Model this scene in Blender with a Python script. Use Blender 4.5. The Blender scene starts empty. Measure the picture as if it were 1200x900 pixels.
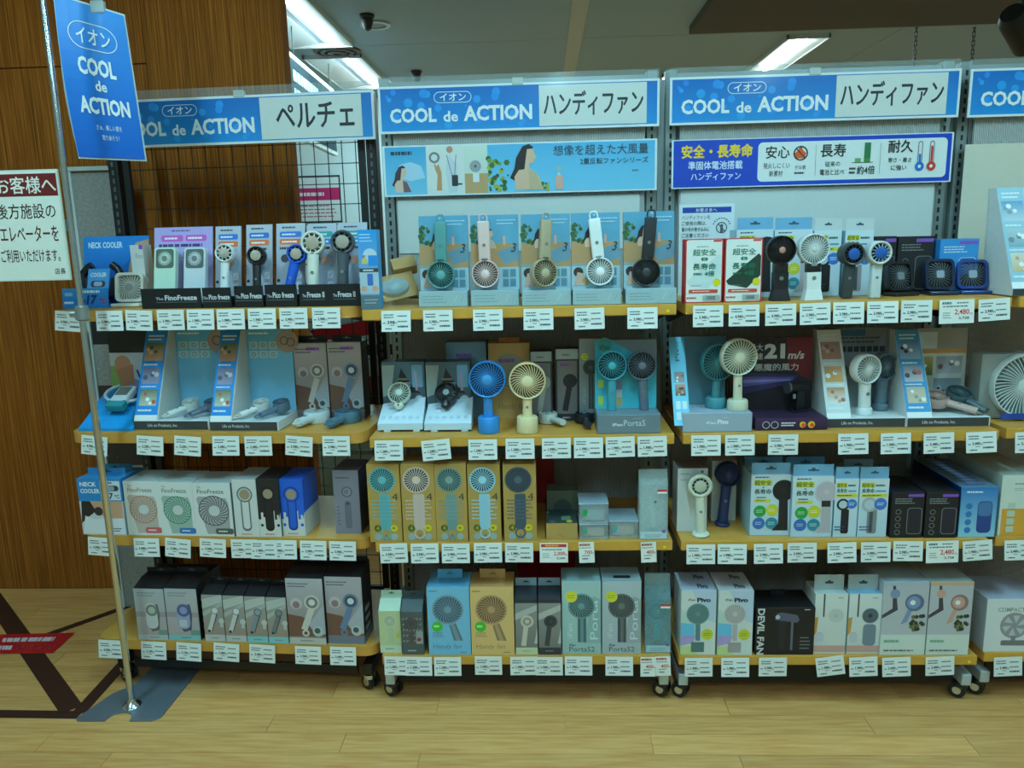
import bpy, bmesh, math, random
from mathutils import Vector, Matrix, Euler
random.seed(7)
SC = bpy.context.scene
COL = SC.collection

# ------------------------------------------------------------------ camera, world, light, exposure
F_PX = 900.0
YAW, PITCH, ROLL, CAM_Z = -0.0426, 0.187, 0.0235, 1.4404
def cam_axes():
    cy, sy, cp, sp, cr, sr = math.cos(YAW), math.sin(YAW), math.cos(PITCH), math.sin(PITCH), math.cos(ROLL), math.sin(ROLL)
    fw = Vector((sy*cp, cy*cp, -sp)); rt = Vector((cy, -sy, 0)); dn = fw.cross(rt)
    return cr*rt + sr*dn, -sr*rt + cr*dn, fw
RT, DN, FW = cam_axes()
CAM = Vector((0, 0, CAM_Z))
cd = bpy.data.cameras.new('camera'); cam = bpy.data.objects.new('camera', cd); COL.objects.link(cam)
cd.sensor_width = 36; cd.lens = F_PX/1200*36; cd.clip_start = .02
cam.matrix_world = Matrix(((RT.x, -DN.x, -FW.x, CAM.x), (RT.y, -DN.y, -FW.y, CAM.y), (RT.z, -DN.z, -FW.z, CAM.z), (0, 0, 0, 1)))
SC.camera = cam
SC.view_settings.view_transform = 'Standard'; SC.view_settings.look = 'None'; SC.view_settings.gamma = 1
SC.view_settings.use_curve_mapping = False
SC.view_settings.exposure = -0.52
W = bpy.data.worlds.new('shop_ambient'); SC.world = W; W.use_nodes = True
W.node_tree.nodes['Background'].inputs[0].default_value = (.55, .85, .9, 1)
W.node_tree.nodes['Background'].inputs[1].default_value = 0.06
LAMP_COL = (.365, .86, 1.03)          # greenish daylight tubes of the shop
CEIL_Z = 2.8
# ceiling fixtures (x, y centre, watts): each is built further down as a fixture with tubes and carries its own light
FIXTURES = [(-1.50, 5.03, 26), (-1.52, 6.52, 26), (1.89, 6.4, 14), (1.64, 7.15, 10), (2.97, 7.1, 10), (0.42, 7.3, 10),
            (-1.55, 1.1, 32), (0.15, 1.1, 37), (1.85, 1.1, 31), (-1.55, -1.3, 17), (0.15, -1.3, 18), (1.85, -1.3, 17)]

# pixel of the photograph -> a point of the place (used to read positions off the photograph)
def ray(u, v): return RT*((u-600)/F_PX) + DN*((v-450)/F_PX) + FW
def on(u, v, z): d = ray(u, v); return CAM + d*((z-CAM_Z)/d.z)
def at(u, v, y): d = ray(u, v); return CAM + d*(y/d.y)
def mpp(p): return (Vector(p)-CAM).dot(FW)/F_PX

# ------------------------------------------------------------------ colours and materials
def lin(c):
    c = c/255.0
    return c/12.92 if c <= .04045 else ((c+.055)/1.055)**2.4
def rgb(c): return (lin(c[0]), lin(c[1]), lin(c[2]), 1)
_m = {}
def pm(col, rough=.5, metal=0, var=.06, bump=0, scale=60, coat=0, name=None):
    key = (tuple(col), rough, metal, var, bump, scale, coat)
    if key in _m: return _m[key]
    m = bpy.data.materials.new(name or 'paint'); m.use_nodes = True; nt = m.node_tree; b = nt.nodes['Principled BSDF']
    b.inputs['Roughness'].default_value = rough; b.inputs['Metallic'].default_value = metal
    if coat: b.inputs['Coat Weight'].default_value = coat; b.inputs['Coat Roughness'].default_value = .12
    tc = nt.nodes.new('ShaderNodeTexCoord'); n = nt.nodes.new('ShaderNodeTexNoise'); n.inputs['Scale'].default_value = scale
    nt.links.new(tc.outputs['Object'], n.inputs['Vector'])
    mx = nt.nodes.new('ShaderNodeMix'); mx.data_type = 'RGBA'
    a = rgb(col); mx.inputs[6].default_value = tuple(x*(1-var) for x in a[:3])+(1,); mx.inputs[7].default_value = tuple(min(1, x*(1+var)) for x in a[:3])+(1,)
    nt.links.new(n.outputs['Fac'], mx.inputs[0]); nt.links.new(mx.outputs[2], b.inputs['Base Color'])
    if bump:
        bp = nt.nodes.new('ShaderNodeBump'); bp.inputs['Strength'].default_value = bump; bp.inputs['Distance'].default_value = .002
        nt.links.new(n.outputs['Fac'], bp.inputs['Height']); nt.links.new(bp.outputs['Normal'], b.inputs['Normal'])
    _m[key] = m
    return m
def clear_mat(col=(225, 240, 240), alpha=.25, rough=.12):
    key = ('clear', tuple(col), alpha, rough)
    if key in _m: return _m[key]
    m = bpy.data.materials.new('clear_plastic'); m.use_nodes = True; nt = m.node_tree; b = nt.nodes['Principled BSDF']
    n = nt.nodes.new('ShaderNodeTexNoise'); n.inputs['Scale'].default_value = 25
    mr = nt.nodes.new('ShaderNodeMapRange'); mr.inputs[3].default_value = alpha*.7; mr.inputs[4].default_value = alpha*1.3
    nt.links.new(n.outputs['Fac'], mr.inputs[0]); nt.links.new(mr.outputs[0], b.inputs['Alpha'])
    b.inputs['Base Color'].default_value = rgb(col); b.inputs['Roughness'].default_value = rough
    _m[key] = m
    return m
def attr_mat(name, rough, coat=0):
    m = bpy.data.materials.new(name); m.use_nodes = True; nt = m.node_tree; b = nt.nodes['Principled BSDF']
    a = nt.nodes.new('ShaderNodeVertexColor'); a.layer_name = 'Col'
    n = nt.nodes.new('ShaderNodeTexNoise'); n.inputs['Scale'].default_value = 90
    mr = nt.nodes.new('ShaderNodeMapRange'); mr.inputs[3].default_value = .93; mr.inputs[4].default_value = 1.05
    mu = nt.nodes.new('ShaderNodeMix'); mu.data_type = 'RGBA'; mu.blend_type = 'MULTIPLY'; mu.inputs[0].default_value = 1
    nt.links.new(n.outputs['Fac'], mr.inputs[0]); nt.links.new(a.outputs['Color'], mu.inputs[6]); nt.links.new(mr.outputs[0], mu.inputs[7])
    nt.links.new(mu.outputs[2], b.inputs['Base Color']); b.inputs['Roughness'].default_value = rough
    if coat: b.inputs['Coat Weight'].default_value = coat; b.inputs['Coat Roughness'].default_value = .1
    return m
PRINT = attr_mat('printed_ink', .5)
PRINT_GLOSS = attr_mat('printed_ink_under_film', .35, .7)

# ------------------------------------------------------------------ object helpers
def tag(o, label=None, cat=None, group=None, kind=None):
    if label: o['label'] = label
    if cat: o['category'] = cat
    if group: o['group'] = group
    if kind: o['kind'] = kind
    return o
def thing(name, label, cat, loc=(0, 0, 0), rot=(0, 0, 0), group=None):
    o = bpy.data.objects.new(name, None); COL.objects.link(o); o.empty_display_size = .05
    o.location = loc; o.rotation_euler = rot
    return tag(o, label, cat, group)
def obj(name, bm, mat, parent=None, smooth=False, loc=None, rot=None):
    me = bpy.data.meshes.new(name)
    if isinstance(bm, bmesh.types.BMesh): bm.to_mesh(me); bm.free()
    else: me = bm
    if mat: me.materials.append(mat)
    if smooth:
        me.polygons.foreach_set('use_smooth', [True]*len(me.polygons))
        try: me.set_sharp_from_angle(angle=math.radians(40))
        except Exception: pass
    o = bpy.data.objects.new(name, me); COL.objects.link(o)
    if parent: o.parent = parent
    if loc: o.location = loc
    if rot: o.rotation_euler = rot
    return o
def share(name, me, parent=None, loc=None, rot=None):
    o = bpy.data.objects.new(name, me); COL.objects.link(o)
    if parent: o.parent = parent
    if loc: o.location = loc
    if rot: o.rotation_euler = rot
    return o
def bx(bm, x0, x1, y0, y1, z0, z1, bev=0, seg=1):
    vs = [bm.verts.new(p) for p in ((x0, y0, z0), (x1, y0, z0), (x1, y1, z0), (x0, y1, z0), (x0, y0, z1), (x1, y0, z1), (x1, y1, z1), (x0, y1, z1))]
    fs = [bm.faces.new([vs[i] for i in f]) for f in ((0, 3, 2, 1), (4, 5, 6, 7), (0, 1, 5, 4), (1, 2, 6, 5), (2, 3, 7, 6), (3, 0, 4, 7))]
    if bev:
        es = list({e for f in fs for e in f.edges})
        bmesh.ops.bevel(bm, geom=es, offset=bev, segments=seg, affect='EDGES', profile=.6)
    return bm
def boxm(x0, x1, y0, y1, z0, z1, bev=0, seg=1): return bx(bmesh.new(), x0, x1, y0, y1, z0, z1, bev, seg)
def hexa(bm, p):      # eight corners: bottom four (front-left, front-right, back-right, back-left), top four
    vs = [bm.verts.new(q) for q in p]
    for f in ((0, 3, 2, 1), (4, 5, 6, 7), (0, 1, 5, 4), (1, 2, 6, 5), (2, 3, 7, 6), (3, 0, 4, 7)): bm.faces.new([vs[i] for i in f])
    return bm
def slab(bm, a, b, c, d, t):   # quad a-b-c-d (as seen, anticlockwise from lower left) thickened away from the viewer
    a, b, c, d = map(Vector, (a, b, c, d)); n = (b-a).cross(d-a).normalized()*-t
    return hexa(bm, [a, b, b+n, a+n, d, c, c+n, d+n])
def prism(bm, pts, axis, t0, t1):   # 2-D outline extruded along an axis ('x': pts are (y,z); 'y': (x,z); 'z': (x,y))
    def mk(p, t): return {'x': (t, p[0], p[1]), 'y': (p[0], t, p[1]), 'z': (p[0], p[1], t)}[axis]
    A = [bm.verts.new(mk(p, t0)) for p in pts]; B = [bm.verts.new(mk(p, t1)) for p in pts]
    bm.faces.new(A); bm.faces.new(B[::-1])
    for i in range(len(pts)):
        j = (i+1) % len(pts); bm.faces.new((A[j], A[i], B[i], B[j]))
    bmesh.ops.recalc_face_normals(bm, faces=bm.faces[:])
    return bm
def tube(bm, p0, p1, r0, r1=None, n=12, caps=True, sx=1.0):
    p0, p1 = Vector(p0), Vector(p1); r1 = r0 if r1 is None else r1; d = (p1-p0).normalized()
    a = Vector((1, 0, 0)) if abs(d.x) < .9 else Vector((0, 1, 0)); a = (a-d*a.dot(d)).normalized(); b = d.cross(a)
    A = [bm.verts.new(p0+(a*math.cos(2*math.pi*i/n)*sx+b*math.sin(2*math.pi*i/n))*r0) for i in range(n)]
    B = [bm.verts.new(p1+(a*math.cos(2*math.pi*i/n)*sx+b*math.sin(2*math.pi*i/n))*r1) for i in range(n)]
    for i in range(n):
        j = (i+1) % n; bm.faces.new((A[i], A[j], B[j], B[i]))
    if caps: bm.faces.new(A[::-1]); bm.faces.new(B)
    return bm
def pipe(bm, pts, r, n=8):
    for p, q in zip(pts[:-1], pts[1:]): tube(bm, p, q, r, r, n)
    return bm
def lathe(bm, prof, c, axis='z', n=28, sx=1.0, sy=1.0, close=False):   # profile of (radius, height)
    c = Vector(c); rings = []
    for r, h in prof:
        ring = []
        for i in range(n):
            t = 2*math.pi*i/n; a, b = math.cos(t)*r*sx, math.sin(t)*r*sy
            ring.append(bm.verts.new(c+(Vector((a, b, h)) if axis == 'z' else Vector((a, h, b)))))
        rings.append(ring)
    m = len(rings)
    for k in range(m if close else m-1):
        A, B = rings[k], rings[(k+1) % m]
        for i in range(n):
            j = (i+1) % n; bm.faces.new((A[i], A[j], B[j], B[i]))
    if not close:
        if prof[0][0] > 1e-6: bm.faces.new(rings[0][::-1])
        if prof[-1][0] > 1e-6: bm.faces.new(rings[-1])
    bmesh.ops.recalc_face_normals(bm, faces=bm.faces[:])
    return bm
def rr_pts(x0, y0, x1, y1, r, n=4):
    pts = []
    for cx, cy, a0 in ((x1-r, y0+r, -90), (x1-r, y1-r, 0), (x0+r, y1-r, 90), (x0+r, y0+r, 180)):
        for i in range(n+1):
            a = math.radians(a0+90*i/n); pts.append((cx+r*math.cos(a), cy+r*math.sin(a)))
    return pts

# ------------------------------------------------------------------ flat print: lettering and pictures as coloured faces lying on a surface
_txt = {}
def glyphs(s, bold=0.0, italic=0.0):
    k = (s, bold, italic)
    if k in _txt: return _txt[k]
    cu = bpy.data.curves.new('lettering', 'FONT'); cu.body = s; cu.resolution_u = 2; cu.offset = bold; cu.shear = italic
    o = bpy.data.objects.new('lettering', cu); me = o.to_mesh()
    V = [(v.co.x, v.co.y) for v in me.vertices]; P = [tuple(p.vertices) for p in me.polygons]
    o.to_mesh_clear(); bpy.data.objects.remove(o); bpy.data.curves.remove(cu)
    x0, x1 = min(v[0] for v in V), max(v[0] for v in V); y0, y1 = min(v[1] for v in V), max(v[1] for v in V)
    r = ([((x-x0)/(x1-x0), (y-y0)/(y1-y0)) for x, y in V], P, (x1-x0)/(y1-y0))
    _txt[k] = r
    return r
class Decal:
    def __init__(s, w, h): s.w, s.h, s.V, s.P, s.C, s.k = w, h, [], [], [], 0
    def _add(s, pts, polys, cols):
        b = len(s.V); s.V += [(x, y, s.k) for x, y in pts]; s.P += [tuple(b+i for i in p) for p in polys]
        s.C += cols if isinstance(cols, list) else [cols]*len(pts)
        s.k += 1
        return s
    def rect(s, x0, y0, x1, y1, c, c2=None):
        c2 = c2 or c
        return s._add([(x0, y0), (x1, y0), (x1, y1), (x0, y1)], [(0, 1, 2, 3)], [c, c, c2, c2])
    def poly(s, pts, c): return s._add(list(pts), [tuple(range(len(pts)))], c)
    def rrect(s, x0, y0, x1, y1, r, c):
        q = s.w/s.h; pts = rr_pts(x0, y0/q, x1, y1/q, min(r, (x1-x0)/2, (y1-y0)/q/2))
        return s.poly([(x, y*q) for x, y in pts], c)
    def circ(s, cx, cy, r, c, n=20, sy=1.0):
        q = s.w/s.h*sy
        return s.poly([(cx+r*math.cos(2*math.pi*i/n), cy+r*q*math.sin(2*math.pi*i/n)) for i in range(n)], c)
    def ring(s, cx, cy, r0, r1, c, n=24):
        q = s.w/s.h; pts = []
        for r in (r0, r1): pts += [(cx+r*math.cos(2*math.pi*i/n), cy+r*q*math.sin(2*math.pi*i/n)) for i in range(n)]
        return s._add(pts, [(i, (i+1) % n, n+(i+1) % n, n+i) for i in range(n)], c)
    def line(s, x0, y0, x1, y1, t, c):
        q = s.w/s.h; dx, dy = x1-x0, (y1-y0)/q; L = math.hypot(dx, dy) or 1; nx, ny = -dy/L*t/2, dx/L*t/2*q
        return s.poly([(x0-nx, y0-ny), (x1-nx, y1-ny), (x1+nx, y1+ny), (x0+nx, y0+ny)], c)
    def frame(s, x0, y0, x1, y1, t, c):
        q = s.w/s.h
        s.rect(x0, y0, x1, y0+t*q, c); s.k -= 1; s.rect(x0, y1-t*q, x1, y1, c); s.k -= 1
        s.rect(x0, y0, x0+t, y1, c); s.k -= 1
        return s.rect(x1-t, y0, x1, y1, c)
    def pill(s, x0, y0, x1, y1, t, c):      # outlined capsule
        q = s.w/s.h; o = rr_pts(x0, y0/q, x1, y1/q, (y1-y0)/q/2, 6); i = rr_pts(x0+t, y0/q+t, x1-t, y1/q-t, (y1-y0)/q/2-t, 6); n = len(o)
        return s._add([(x, y*q) for x, y in o+i], [(k, (k+1) % n, n+(k+1) % n, n+k) for k in range(n)], c)
    def text(s, t, x0, y0, x1, y1, c, bold=0.0, italic=0.0, rot=0, fit=False):
        cjk = bold > .006 and any(ord(ch) > 0x2E80 for ch in t)
        V, P, asp = glyphs(t, 0.0 if cjk else bold, italic)
        if fit:        # keep the letters' own proportion inside the box
            W_, H_ = (x1-x0)*s.w, (y1-y0)*s.h
            k = min(W_/asp, H_); cx, cy = (x0+x1)/2, (y0+y1)/2
            x0, x1, y0, y1 = cx-k*asp/2/s.w, cx+k*asp/2/s.w, cy-k/2/s.h, cy+k/2/s.h
        if rot == -90: pts = [(x0+b*(x1-x0), y1-a*(y1-y0)) for a, b in V]
        elif rot == 90: pts = [(x1-b*(x1-x0), y0+a*(y1-y0)) for a, b in V]
        else: pts = [(x0+a*(x1-x0), y0+b*(y1-y0)) for a, b in V]
        if cjk:          # heavier strokes for the dense characters: the outline printed again a hair to each side
            dx = bold*.9*(x1-x0)/asp*(1 if not rot else 0)
            for o_ in (-dx, dx): s._add([(a+o_, b) for a, b in pts], P, c)
            for o_ in (-dx, dx): s._add([(a, b+o_*s.w/s.h) for a, b in pts], P, c)
        return s._add(pts, P, c)
    def bars(s, x0, y0, x1, y1, n, c, fill=.5, seed=0):   # lines of print too small to read
        r = random.Random(seed*31+n); pts, polys = [], []; ph = (y1-y0)/n
        for i in range(n):
            y = y1-ph*(i+.5); x = x0; xe = x0+(x1-x0)*r.uniform(.75, 1)
            while x < xe:
                e = min(xe, x+(x1-x0)*r.uniform(.05, .16)); b = len(pts); t = ph*fill/2
                pts += [(x, y-t), (e, y-t), (e, y+t), (x, y+t)]; polys.append((b, b+1, b+2, b+3)); x = e+(x1-x0)*r.uniform(.012, .03)
        return s._add(pts, polys, c)
    def fan(s, cx, cy, R, dark, light, hub, n=24, swirl=.5, hr=.25, ring=.1):
        q = s.w/s.h; s.circ(cx, cy, R, dark, 28); pts, polys = [], []
        for i in range(n):
            t0 = 2*math.pi*i/n; b = len(pts); dw = math.pi/n*.42
            for k in range(4):
                f = k/3; r = R*(hr*.9+(1-hr*.9)*f); t = t0+swirl*f
                for sg in (-1, 1): pts.append((cx+r*math.cos(t+sg*dw*(1.3-.5*f)), cy+r*q*math.sin(t+sg*dw*(1.3-.5*f))))
            for k in range(3): polys.append((b+2*k, b+2*k+1, b+2*k+3, b+2*k+2))
        s._add(pts, polys, light)
        s.ring(cx, cy, R*(1-ring), R*1.02, light, 28)
        return s.circ(cx, cy, R*hr, hub, 18)
    def build(s, name, parent, O, U, V, mat=None, gap=.0004):
        O, U, V = Vector(O), Vector(U), Vector(V); N = U.cross(V).normalized()
        me = bpy.data.meshes.new(name)
        st = min(4e-5, .0022/max(1, s.k))
        me.from_pydata([O+U*x+V*y+N*(gap+k*st) for x, y, k in s.V], [], s.P)
        ca = me.color_attributes.new('Col', 'FLOAT_COLOR', 'POINT'); buf = []
        for c in s.C: buf += rgb(c)
        ca.data.foreach_set('color', buf)
        me.materials.append(mat or PRINT)
        o = bpy.data.objects.new(name, me); COL.objects.link(o); o.parent = parent
        return o

WHITE = (236, 238, 236); BLACK = (24, 24, 26); INK = (40, 42, 46); SKY = (28, 140, 222)

# ================================================================== THE SETTING
def wood_floor_mat():
    m = bpy.data.materials.new('floor_wood'); m.use_nodes = True; nt = m.node_tree; b = nt.nodes['Principled BSDF']
    tc = nt.nodes.new('ShaderNodeTexCoord'); mp = nt.nodes.new('ShaderNodeMapping'); mp.inputs['Scale'].default_value = (3, 40, 3)
    oi = nt.nodes.new('ShaderNodeObjectInfo'); n = nt.nodes.new('ShaderNodeTexNoise'); n.inputs['Scale'].default_value = 2.2; n.inputs['Detail'].default_value = 6
    n.noise_dimensions = '4D'
    mulw = nt.nodes.new('ShaderNodeMath'); mulw.operation = 'MULTIPLY'; mulw.inputs[1].default_value = 50
    nt.links.new(oi.outputs['Random'], mulw.inputs[0]); nt.links.new(mulw.outputs[0], n.inputs['W'])
    nt.links.new(tc.outputs['Object'], mp.inputs['Vector']); nt.links.new(mp.outputs[0], n.inputs['Vector'])
    r = nt.nodes.new('ShaderNodeValToRGB'); r.color_ramp.elements[0].color = rgb((208, 140, 72)); r.color_ramp.elements[1].color = rgb((240, 188, 118))
    r.color_ramp.elements[0].position = .25; r.color_ramp.elements[1].position = .8
    nt.links.new(n.outputs['Fac'], r.inputs[0])
    mr = nt.nodes.new('ShaderNodeMapRange'); mr.inputs[3].default_value = .86; mr.inputs[4].default_value = 1.06; nt.links.new(oi.outputs['Random'], mr.inputs[0])
    mu = nt.nodes.new('ShaderNodeMix'); mu.data_type = 'RGBA'; mu.blend_type = 'MULTIPLY'; mu.inputs[0].default_value = 1
    nt.links.new(r.outputs[0], mu.inputs[6]); nt.links.new(mr.outputs[0], mu.inputs[7]); nt.links.new(mu.outputs[2], b.inputs['Base Color'])
    b.inputs['Roughness'].default_value = .42
    return m
def wood_wall_mat():
    m = bpy.data.materials.new('zebrano_veneer'); m.use_nodes = True; nt = m.node_tree; b = nt.nodes['Principled BSDF']
    tc = nt.nodes.new('ShaderNodeTexCoord'); mp = nt.nodes.new('ShaderNodeMapping'); mp.inputs['Scale'].default_value = (120, 120, 1.1)
    n = nt.nodes.new('ShaderNodeTexNoise'); n.inputs['Scale'].default_value = 2.2; n.inputs['Detail'].default_value = 5; n.inputs['Roughness'].default_value = .7
    nt.links.new(tc.outputs['Object'], mp.inputs['Vector']); nt.links.new(mp.outputs[0], n.inputs['Vector'])
    r = nt.nodes.new('ShaderNodeValToRGB'); e = r.color_ramp.elements
    e[0].position = .34; e[0].color = rgb((100, 54, 12)); e[1].position = .68; e[1].color = rgb((194, 120, 40))
    k = e.new(.5); k.color = rgb((150, 86, 24))
    nt.links.new(n.outputs['Fac'], r.inputs[0])
    mp2 = nt.nodes.new('ShaderNodeMapping'); mp2.inputs['Scale'].default_value = (1.2, 1.2, .25)
    n2 = nt.nodes.new('ShaderNodeTexNoise'); n2.inputs['Scale'].default_value = 2; nt.links.new(tc.outputs['Object'], mp2.inputs['Vector']); nt.links.new(mp2.outputs[0], n2.inputs['Vector'])
    mr = nt.nodes.new('ShaderNodeMapRange'); mr.inputs[3].default_value = .75; mr.inputs[4].default_value = 1.15; nt.links.new(n2.outputs['Fac'], mr.inputs[0])
    mu = nt.nodes.new('ShaderNodeMix'); mu.data_type = 'RGBA'; mu.blend_type = 'MULTIPLY'; mu.inputs[0].default_value = 1
    nt.links.new(r.outputs[0], mu.inputs[6]); nt.links.new(mr.outputs[0], mu.inputs[7]); nt.links.new(mu.outputs[2], b.inputs['Base Color'])
    b.inputs['Roughness'].default_value = .75; b.inputs['Specular IOR Level'].default_value = .2
    return m
FLOOR_M = wood_floor_mat(); WALL_M = wood_wall_mat()
PLASTER = pm((205, 208, 200), .85, var=.03, bump=.15, scale=120); CEIL_M = pm((166, 186, 202), .9, var=.04, bump=.2, scale=150)
X0, X1, Y0, Y1 = -4.2, 4.8, -3.0, 10.2
floor = tag(obj('floor', boxm(X0, X1, Y0, Y1, -.1, -.004), FLOOR_M), 'light ochre wooden plank floor of the shop', None, None, 'structure')
PL, PW = .9, .0908
me = bpy.data.meshes.new('plank'); b = boxm(-PL/2+.0008, PL/2-.0008, -PW/2+.0007, PW/2-.0007, -.004, 0); b.to_mesh(me); b.free(); me.materials.append(FLOOR_M)
offs = {0: .294, 1: .047, 2: .55, 3: .2, 4: .75}
for k in range(-7, 12):                       # rows of planks, seams read off the photograph
    y = 1.949+PW*(k+.5); off = offs.get(k, (k*.37) % .9) if k != 1 else .047
    x = off-PL*math.ceil((off+2.75)/PL)
    while x < 2.0:
        share('plank', me, floor, (x+PL/2, y, 0)); x += PL
ceiling = tag(obj('ceiling', boxm(X0, X1, Y0, Y1, CEIL_Z+.008, CEIL_Z+.1), pm((95, 95, 90), .9)), 'grey shop ceiling of large flat panels', None, None, 'structure')
xs = [X0, -2.4, .22, 2.5, X1]; ys = [Y0, -.6, 1.9, 4.0, 5.72, 7.9, Y1]
for i in range(4):
    for j in range(6):
        obj('ceiling_panel', boxm(xs[i]+.004, xs[i+1]-.004, ys[j]+.004, ys[j+1]-.004, CEIL_Z, CEIL_Z+.008), CEIL_M, ceiling)
obj('ceiling_strip', boxm(.2, .3, 1.9, Y1, CEIL_Z-.006, CEIL_Z), pm((200, 202, 194), .6), ceiling)
for nm, args in (('wall_back', (X0, X1, Y1, Y1+.1, 0, CEIL_Z+.1)), ('wall_front', (X0, X1, Y0-.1, Y0, 0, CEIL_Z+.1)), ('wall_right', (X1, X1+.1, Y0, Y1, 0, CEIL_Z+.1)), ('wall_outer_left', (X0-.1, X0, Y0, Y1, 0, CEIL_Z+.1))):
    tag(obj(nm, boxm(*args), PLASTER), 'plain pale plaster wall of the shop', None, None, 'structure')
tag(obj('trim_1', boxm(1.0, X1, 2.9, 5.5, CEIL_Z-.05, CEIL_Z-.002), pm((92, 84, 76), .8)), 'dark lowered ceiling soffit at the upper right', None, None, 'structure')
# wood-clad wall behind the left rack, panels with fine seams
WW = 3.03
wall = tag(obj('wall_left', boxm(X0+.01, -.968, WW+.004, 3.09, 0, CEIL_Z), pm((60, 34, 14), .7)), 'wall clad in reddish brown striped wood veneer panels', None, None, 'structure')
zs = at(40, 80, WW).z; xa_ = at(177, 110, WW).x
for a, c in ((X0+.01, -2.62), (-2.62, xa_), (xa_, -.965)):
    for z0, z1 in (((.0, zs), (zs, CEIL_Z-.001)) if a < xa_ else ((0, CEIL_Z-.001),)):
        obj('veneer_panel', boxm(a+.0015, c-.0015, WW-.014, WW+.003, z0+.002, z1-.002, .001), WALL_M, wall)
obj('veneer_panel', boxm(-.968, -.954, WW-.014, 3.09, .002, CEIL_Z-.002, .001), WALL_M, wall)

# ------------------------------------------------------------------ ceiling fixtures with their own light
TUBE = bpy.data.materials.new('lit_tube'); TUBE.use_nodes = True
_b = TUBE.node_tree.nodes['Principled BSDF']; _b.inputs['Emission Color'].default_value = (.8, 1, 1, 1); _b.inputs['Emission Strength'].default_value = 60
def fixture(x, y, watts, label, wide=.3, turn=0, toff=0):
    t = thing('ceiling_light', label, 'ceiling light', (x, y, CEIL_Z-.001), (0, 0, math.radians(turn)), group='fluorescent ceiling lights')
    L, Wd, H = 1.18, wide, .03; w = pm((215, 222, 222), .35)
    bm = bmesh.new()     # trough: rim and two sloping reflectors
    bx(bm, -Wd/2, -Wd/2+.012, -L/2, L/2, -H, 0); bx(bm, Wd/2-.012, Wd/2, -L/2, L/2, -H, 0)
    bx(bm, -Wd/2, Wd/2, -L/2, -L/2+.012, -H, 0); bx(bm, -Wd/2, Wd/2, L/2-.012, L/2, -H, 0)
    obj('housing', bm, w, t)
    bm = bmesh.new(); slab(bm, (-Wd/2+.012, -L/2+.012, -H+.004), (-Wd/2+.012, L/2-.012, -H+.004), (-.02, L/2-.012, -.003), (-.02, -L/2+.012, -.003), .002); obj('reflector', bm, w, t)
    bm = bmesh.new(); slab(bm, (Wd/2-.012, L/2-.012, -H+.004), (Wd/2-.012, -L/2+.012, -H+.004), (.02, -L/2+.012, -.003), (.02, L/2-.012, -.003), .002); obj('reflector', bm, w, t)
    obj('tube', tube(bmesh.new(), (toff, -L/2+.03, -.02), (toff, L/2-.03, -.02), .012, n=14), TUBE, t, True)
    la = bpy.data.lights.new('tube_light', 'AREA'); la.shape = 'RECTANGLE'; la.size = .05 if wide < .4 else .12; la.size_y = L-.08; la.energy = watts; la.color = LAMP_COL
    lo = bpy.data.objects.new('tube_light', la); COL.objects.link(lo); lo.parent = t; lo.location = (toff, 0, -.034)
FL = ['near bright tube light beside the wood wall', 'second tube light behind the near one beside the wood wall', 'slanting tube light above the right header sign', 'far tube light low over the right header sign',
      'far tube light at the right corner over the right header sign', 'far tube light low over the middle header sign'] + [f'tube light over the {a}, out of the picture, {b} of the camera' for b in ('ahead', 'behind') for a in ('left rack', 'middle rack', 'right rack')]
for i, ((x, y, w_), l_) in enumerate(zip(FIXTURES, FL)): fixture(x, y, w_, l_, .44 if i < 2 else .3, 90 if i in (3, 4, 5) else 0, .09 if i < 2 else 0)

# ------------------------------------------------------------------ small ceiling fittings
DK = pm((38, 34, 30), .5)
def dome(u, v, r, label, ring=None):
    p = on(u, v, CEIL_Z); t = thing('ceiling_sensor', label, 'sensor', (p.x, p.y, CEIL_Z-.001), group='small dark ceiling fittings')
    obj('flange', lathe(bmesh.new(), [(r, 0), (r, -.012), (r*.8, -.02)], (0, 0, 0), n=20), DK, t)
    obj('dome', lathe(bmesh.new(), [(r*.8, -.012), (r*.75, -.05), (r*.45, -.085), (.001, -.095)], (0, 0, 0), n=20), DK, t, True)
dome(430, 17, .045, 'dark dome fitting on the ceiling right of the near tube light'); dome(488, 83, .045, 'dark dome fitting on the ceiling above the middle header sign')
p = on(440, 28, CEIL_Z)
t = thing('ceiling_speaker', 'thin white ring on the ceiling beside the dark dome', 'ceiling speaker', (p.x, p.y, CEIL_Z-.001))
obj('rim', lathe(bmesh.new(), [(.07, 0), (.095, 0), (.095, -.012), (.07, -.012)], (0, 0, 0), n=28, close=True), pm((205, 208, 204), .4), t)
obj('grille', lathe(bmesh.new(), [(.07, 0), (.07, -.006), (.001, -.008)], (0, 0, 0), n=24), pm((150, 150, 145), .6), t)
p = on(395, 59, CEIL_Z)
t = thing('air_vent', 'round dark air vent between the two tube lights', 'vent', (p.x, p.y, CEIL_Z-.001))
for k, (a, c) in enumerate(((.17, .14), (.12, .09), (.07, .03))):
    obj('vent_ring', lathe(bmesh.new(), [(c, -.004-k*.006), (a, 0-k*.004), (a, -.012-k*.006), (c, -.016-k*.006)], (0, 0, 0), n=32, close=True), pm((96, 74, 66), .6), t, True)
obj('throat', lathe(bmesh.new(), [(.16, 0), (.001, -.001)], (0, 0, 0), n=24), DK, t)
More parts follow.
